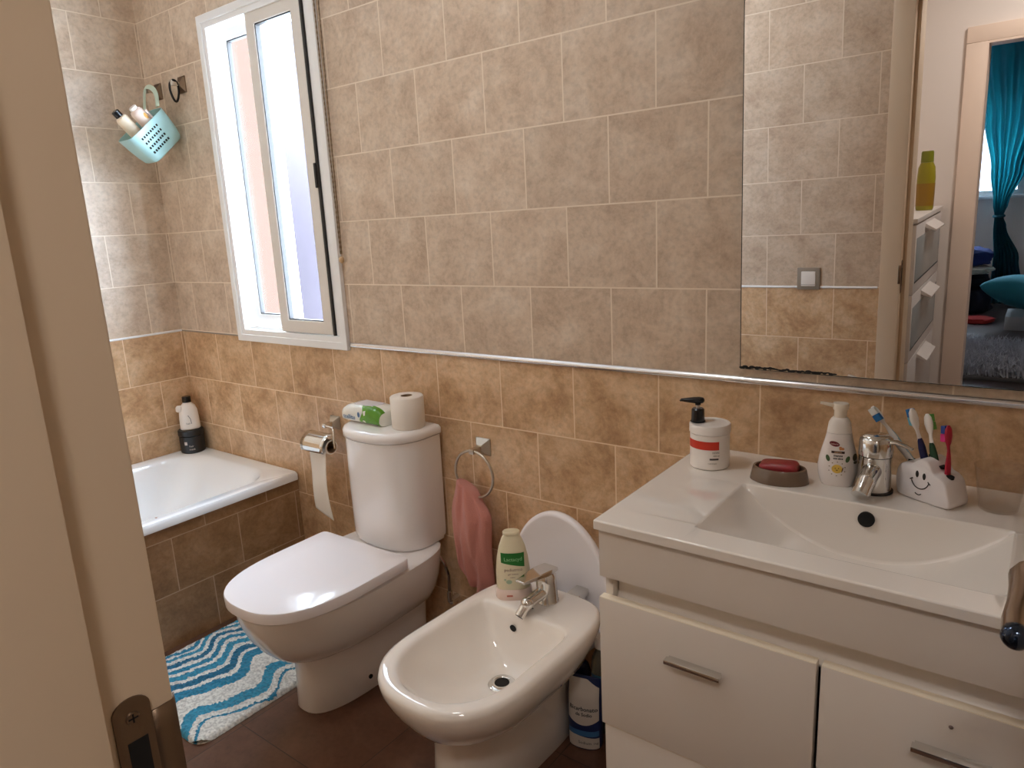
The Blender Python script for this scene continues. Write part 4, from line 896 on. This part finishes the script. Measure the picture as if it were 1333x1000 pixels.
# ---- light switch (seen in the mirror)
sw = thing('light_switch', 'grey and white rocker light switch on the door wall, seen in the mirror', 'light switch', (2.253, -1.40, 1.020))
b = MB(); b.box(-.043, .043, -.001, .009, -.043, .043, .003); b.build('plate', P('taupe_plate', (150, 138, 124), .4), sw)
b = MB(); b.box(-.027, .027, .006, .012, -.029, .029, .0025); b.build('rocker', WHITEP, sw)
b = MB(); b.box(-.026, .026, .0119, .0124, -.0235, -.0225); b.build('rocker_line', GASK, sw, smooth=0)

# ---- hall chest of drawers
ch = thing('chest_of_drawers', 'white chest of drawers with frosted panels in the hall, seen in the mirror', 'chest of drawers', (2.36, -2.19, 0))
CHM = P('white_melamine_chest', (226, 220, 216), .35)
def cb_(nm, x0, x1, y0, y1, z0, z1, m, par=ch, lab=None, bev=.0015):
    b = MB(); b.box(x0, x1, y0, y1, z0, z1, bev); return b.build(nm, m, par, lab, world=True)
cb_('carcass', 2.16, 2.545, -2.575, -1.80, 0, 1.185, CHM); cb_('top', 2.155, 2.567, -2.58, -1.795, 1.186, 1.205, CHM)
FG = P('frosted_panel', (168, 172, 172), .25); PANEL_SHADE = P('painted_shadow', (30, 30, 32), .6)
for i in range(4):
    z1 = 1.178 - .292 * i; z0 = z1 - .286
    d = cb_('drawer', 2.546, 2.563, -2.572, -1.803, z0, z1, CHM)
    if i < 2:
        cb_('glass_panel', 2.5628, 2.5638, -2.545, -1.83, z0 + .05, z1 - .055, FG, d)
        cb_('panel_shadow', 2.5632, 2.5642, -2.552, -2.545, z0 + .045, z1 - .05, PANEL_SHADE, d, bev=0); cb_('panel_shadow', 2.5632, 2.5642, -2.55, -1.83, z0 + .043, z0 + .05, PANEL_SHADE, d, bev=0)  # black strips paint the shadow along the frosted panel
    b = MB(); b.loft([[(2.562, -2.33, z1 - .030), (2.562, -2.33, z1 - .012), (2.606, -2.33, z1 - .040), (2.604, -2.33, z1 - .046)], [(2.562, -2.05, z1 - .030), (2.562, -2.05, z1 - .012), (2.606, -2.05, z1 - .040), (2.604, -2.05, z1 - .046)]]); b.build('tab_handle', CHM, d, world=True, smooth=30)
t = thing('sunscreen_bottle', 'yellow green bottle standing on the hall chest, seen in the mirror', 'bottle', (2.522, -2.30, 1.2055), .4)
OLV = P('olive_yellow_bottle', (150, 140, 24), .3)
b = MB(); b.loft([[(x, y, z) for x, y in gsec(hw, dp, 28)] for z, hw, dp in [(0, .035, .022), (.01, .038, .025), (.14, .040, .025), (.19, .036, .023), (.212, .026, .018)]]); b.build('bottle_body', OLV, t, smooth=60)
b = MB(); b.loft([[(x, y, z) for x, y in gsec(hw, dp, 28)] for z, hw, dp in [(.2125, .027, .019), (.255, .026, .018), (.262, .023, .016)]]); b.build('cap', P('olive_cap', (120, 124, 20), .35), t, smooth=60)
b = MB(); b.loft([[(x * 1.012, y * 1.02, z) for x, y in gsec(hw, dp, 28)] for z, hw, dp in [(.02, .0382, .0252), (.12, .0398, .0252)]], False, False); b.build('label', P('amber_label', (150, 112, 24), .4), t)

# ---- bedroom beyond (mirror)
TEAL, nt, bs = new_mat('teal_voile')
bs.inputs['Base Color'].default_value = rgb(10, 86, 106); bs.inputs['Roughness'].default_value = .9
tl = N(nt, 'ShaderNodeBsdfTranslucent'); tl.inputs[0].default_value = rgb(40, 178, 196); mxs = N(nt, 'ShaderNodeMixShader'); mxs.inputs[0].default_value = .10
L(nt, bs.outputs[0], mxs.inputs[1]); L(nt, tl.outputs[0], mxs.inputs[2]); L(nt, mxs.outputs[0], nt.nodes['Material Output'].inputs[0])
cu = thing('curtain', 'teal curtain tied at the middle beside the bedroom window, seen in the mirror', 'curtain', (2.62, -6.55, .05))
def cprof(z):
    # centre, half width by height
    ks = [(.02, 2.72, .15), (.45, 2.68, .10), (.75, 2.61, .05), (.84, 2.595, .034), (.95, 2.60, .06), (1.25, 2.63, .13), (1.7, 2.66, .24), (2.2, 2.66, .33), (2.38, 2.66, .36)]
    for a, c in zip(ks, ks[1:]):
        if a[0] <= z <= c[0]:
            k = (z - a[0]) / (c[0] - a[0]); k = k * k * (3 - 2 * k); return a[1] + (c[1] - a[1]) * k, a[2] + (c[2] - a[2]) * k
    return ks[-1][1], ks[-1][2]
b = MB()
def cf(a, c):
    z = .02 + 2.36 * c; x, w = cprof(z); amp = .018 + .02 * (1 - w / .36)
    return (x + w * (2 * a - 1), -6.55 + amp * math.sin(a * 2 * PI * 7) + .012 * math.sin(a * 31 + z * 2), z)
b.grid(cf, 110, 60); b.build('cloth', TEAL, cu, world=True, smooth=80)
b = MB(); b.tube([(2.595 + .038 * math.cos(2 * PI * i / 20), -6.55 + .045 * math.sin(2 * PI * i / 20), .842) for i in range(20)], .014, 8, closed=True); b.build('tie_back', P('teal_tie', (16, 96, 112), .8), cu, world=True)
b = MB(); b.cyl((1.5, -6.55, 2.40), (3.2, -6.55, 2.40), .012); b.build('curtain_rod', NICKEL, cu, world=True)
def lump(name, label, cat, x, y, below, r, col, seed, group=None):
    b = MB(); nu, nv = 44, 22; sx, sy, sz = r
    def g(a, cc):
        th, ph = 2 * PI * a, PI * cc; d = Vector((math.cos(th) * math.sin(ph), math.sin(th) * math.sin(ph), -math.cos(ph)))
        k = 1 + .26 * noise.noise(d * 1.7 + Vector((seed, 0, 0))) + .14 * noise.noise(d * 5 + Vector((0, seed, 0)))
        zz = math.copysign(abs(d.z) ** .6, d.z)
        return (d.x * sx * k, d.y * sy * k, max(0.0, (zz * (1 + .18 * noise.noise(d * 3 + Vector((seed, seed, 0)))) + .8) * sz / 1.8))
    b.grid(g, nu, nv); o = b.build(name, P(name + '_fabric_%d' % seed, col, .9, bump=.3, bscale=60), smooth=80)
    z = 0.0005 if below is None else below.location.z + max(v.co.z for v in below.data.vertices) + .0015
    o.location = (x, y, z); return tag(o, label, cat, group)
j = lump('jumper', 'rumpled navy jumper low in the clothes heap by the curtain, in the mirror', 'clothes', 2.40, -6.22, None, (.22, .20, .24), (20, 24, 46), 3)
j = lump('trousers', 'dark grey trousers in the middle of the bedroom clothes heap, in the mirror', 'clothes', 2.40, -6.22, j, (.20, .18, .11), (30, 32, 44), 5)
j = lump('white_blouse', 'crumpled white blouse on the bedroom clothes heap, in the mirror', 'clothes', 2.45, -6.20, j, (.15, .17, .07), (212, 208, 192), 8)
j = lump('sports_shirt', 'blue shirt crowning the bedroom clothes heap, in the mirror', 'clothes', 2.41, -6.22, j, (.18, .17, .16), (36, 52, 110), 11)
lump('red_garment', 'red garment on the floor in front of the bedroom clothes heap, in the mirror', 'clothes', 2.55, -5.72, None, (.13, .11, .05), (176, 40, 34), 14)
lump('patterned_top', 'navy and white top on the floor left of the red garment, in the mirror', 'clothes', 2.26, -5.72, None, (.11, .10, .055), (60, 66, 110), 17)
b = MB(); nu = 28
def cush(sgn):
    def g(a, c):
        u, v = 2 * a - 1, 2 * c - 1; e = (1 - abs(u) ** 2.4) * (1 - abs(v) ** 2.4)
        pin = 1 - .10 * (1 - abs(u)) * (abs(v)) ; pin2 = 1 - .10 * (1 - abs(v)) * abs(u)
        return (u * .30 * pin2, v * .26 * pin, sgn * .14 * max(0, e) ** .45)
    return g
b.grid(cush(1), nu, nu); b.grid(cush(-1), nu, nu); o = b.build('cushion', P('teal_cushion_cloth', (42, 130, 146), .85, bump=.1, bscale=80), smooth=60)
o.location = (2.93, -5.62, .28); o.rotation_euler = (.16, .10, .5); tag(o, 'large teal cushion lying on a white box on the bedroom floor, in the mirror', 'cushion')
b = MB(); b.box(2.76, 3.2, -5.80, -5.42, 0, .115, .006); tag(recentre(b.build('storage_box', P('white_box', (206, 208, 212), .5))), 'low white box under the teal cushion, in the mirror', 'box')
lump('bed_sheet', 'white bed sheet bundle behind the teal cushion, in the mirror', 'bedding', 3.08, -6.20, None, (.18, .18, .55), (220, 224, 232), 22)
# fluffy rug
rg2 = thing('fluffy_rug', 'grey shaggy rug on the dark bedroom floor, at the bottom of the mirror', 'rug', (2.9, -4.25, 0))
RGM = P('grey_shag', (186, 186, 192), .95, vary=.4, bscale=12)
b = MB(); b.box(2.45, 3.35, -4.70, -3.80, .001, .03, .008); b.build('backing', P('grey_backing', (96, 94, 94), .95), rg2, world=True)
b = MB(); rr = random.Random(9)
for i in range(5200):
    x, y = rr.uniform(2.45, 3.35), rr.uniform(-4.70, -3.80); h = rr.uniform(.05, .10); dx, dy = rr.gauss(0, .022), rr.gauss(0, .022); w = .006; a = rr.uniform(0, PI)
    ux, uy = math.cos(a) * w, math.sin(a) * w
    v = [b.bm.verts.new(p) for p in ((x - ux, y - uy, .028), (x + ux, y + uy, .028), (x + dx * .6 + ux * .7, y + dy * .6 + uy * .7, .028 + h * .6), (x + dx * .6 - ux * .7, y + dy * .6 - uy * .7, .028 + h * .6), (x + dx * 1.5, y + dy * 1.5, .028 + h))]
    b.bm.faces.new((v[0], v[1], v[2], v[3])); b.bm.faces.new((v[3], v[2], v[4]))
b.bm.transform(wm(rg2).inverted())
me = bpy.data.meshes.new('pile'); b.bm.to_mesh(me); b.bm.free(); me.materials.append(RGM); o = bpy.data.objects.new('pile', me); COL.objects.link(o); o.parent = rg2; o['kind'] = 'stuff'

# ================================================================== LIGHT
W = bpy.data.worlds.new('sky'); SC.world = W; W.use_nodes = True
bg = W.node_tree.nodes['Background']; bg.inputs[0].default_value = (.70, .86, 1.0, 1); bg.inputs[1].default_value = 18.5
def area(name, loc, rot, sx, sy, power, col=(1, 1, 1), portal=False):
    l = bpy.data.lights.new(name, 'AREA'); l.shape = 'RECTANGLE'; l.size = sx; l.size_y = sy; l.energy = power; l.color = col
    if portal: l.cycles.is_portal = True
    o = bpy.data.objects.new(name, l); COL.objects.link(o); o.location = loc; o.rotation_euler = rot; return o
area('window_portal', (.785, .10, 1.565), (-PI / 2, 0, 0), .62, 1.15, 1, portal=True)
area('bedroom_window_portal', (2.205, -6.77, 1.6), (PI / 2, 0, 0), 1.1, 1.15, 1, portal=True)
def ceiling_fill(name, label, x, y, power, col, r):  # unseen fixtures added as fill light for bathroom and hall
    t = thing(name, label, 'fill light', (x, y, 2.5))
    b = MB(); b.lathe([(r, -.001), (r, -.03), (r - .01, -.035)], 40, cap1=False); b.build('housing', WHITEP, t)
    l = bpy.data.lights.new(name + '_light', 'AREA'); l.shape = 'DISK'; l.size = r * 1.9; l.energy = power; l.color = col
    o = bpy.data.objects.new(name + '_light', l); COL.objects.link(o); o.location = (x, y, 2.46); return t
ceiling_fill('ceiling_fill', 'added round ceiling fill light over the bathroom floor, out of view', 1.9, -.75, 2.5, (.96, .985, 1), .14)
ceiling_fill('hall_ceiling_fill', 'added round ceiling fill light in the hall outside the door, out of view', 3.15, -2.0, 5, (1, .95, .91), .14)

# ================================================================== CAMERA
cam = bpy.data.cameras.new('camera'); co = bpy.data.objects.new('camera', cam); COL.objects.link(co); SC.camera = co
cam.sensor_fit = 'HORIZONTAL'; cam.sensor_width = 36.0; cam.lens = 916.2846 / 1333 * 36.0; cam.clip_start = .01; cam.clip_end = 200
yaw, pitch, roll = .6543, -.22, -.0503
fw = Vector((-math.sin(yaw) * math.cos(pitch), math.cos(yaw) * math.cos(pitch), math.sin(pitch))); rt = Vector((math.cos(yaw), math.sin(yaw), 0)); up = rt.cross(fw)
r2 = math.cos(roll) * rt + math.sin(roll) * up; u2 = -math.sin(roll) * rt + math.cos(roll) * up
co.matrix_world = Matrix(((r2.x, u2.x, -fw.x, CAM.x), (r2.y, u2.y, -fw.y, CAM.y), (r2.z, u2.z, -fw.z, CAM.z), (0, 0, 0, 1)))

SC.view_settings.view_transform = 'Standard'; SC.view_settings.look = 'None'; SC.view_settings.gamma = 1.0; SC.view_settings.exposure = 1.02; SC.view_settings.use_curve_mapping = False
SC.cycles.use_denoising = True; SC.cycles.max_bounces = 12; SC.cycles.diffuse_bounces = 6; SC.cycles.glossy_bounces = 6; SC.cycles.transparent_max_bounces = 16; SC.cycles.sample_clamp_indirect = 6.0
SC.cycles.caustics_reflective = False; SC.cycles.caustics_refractive = False
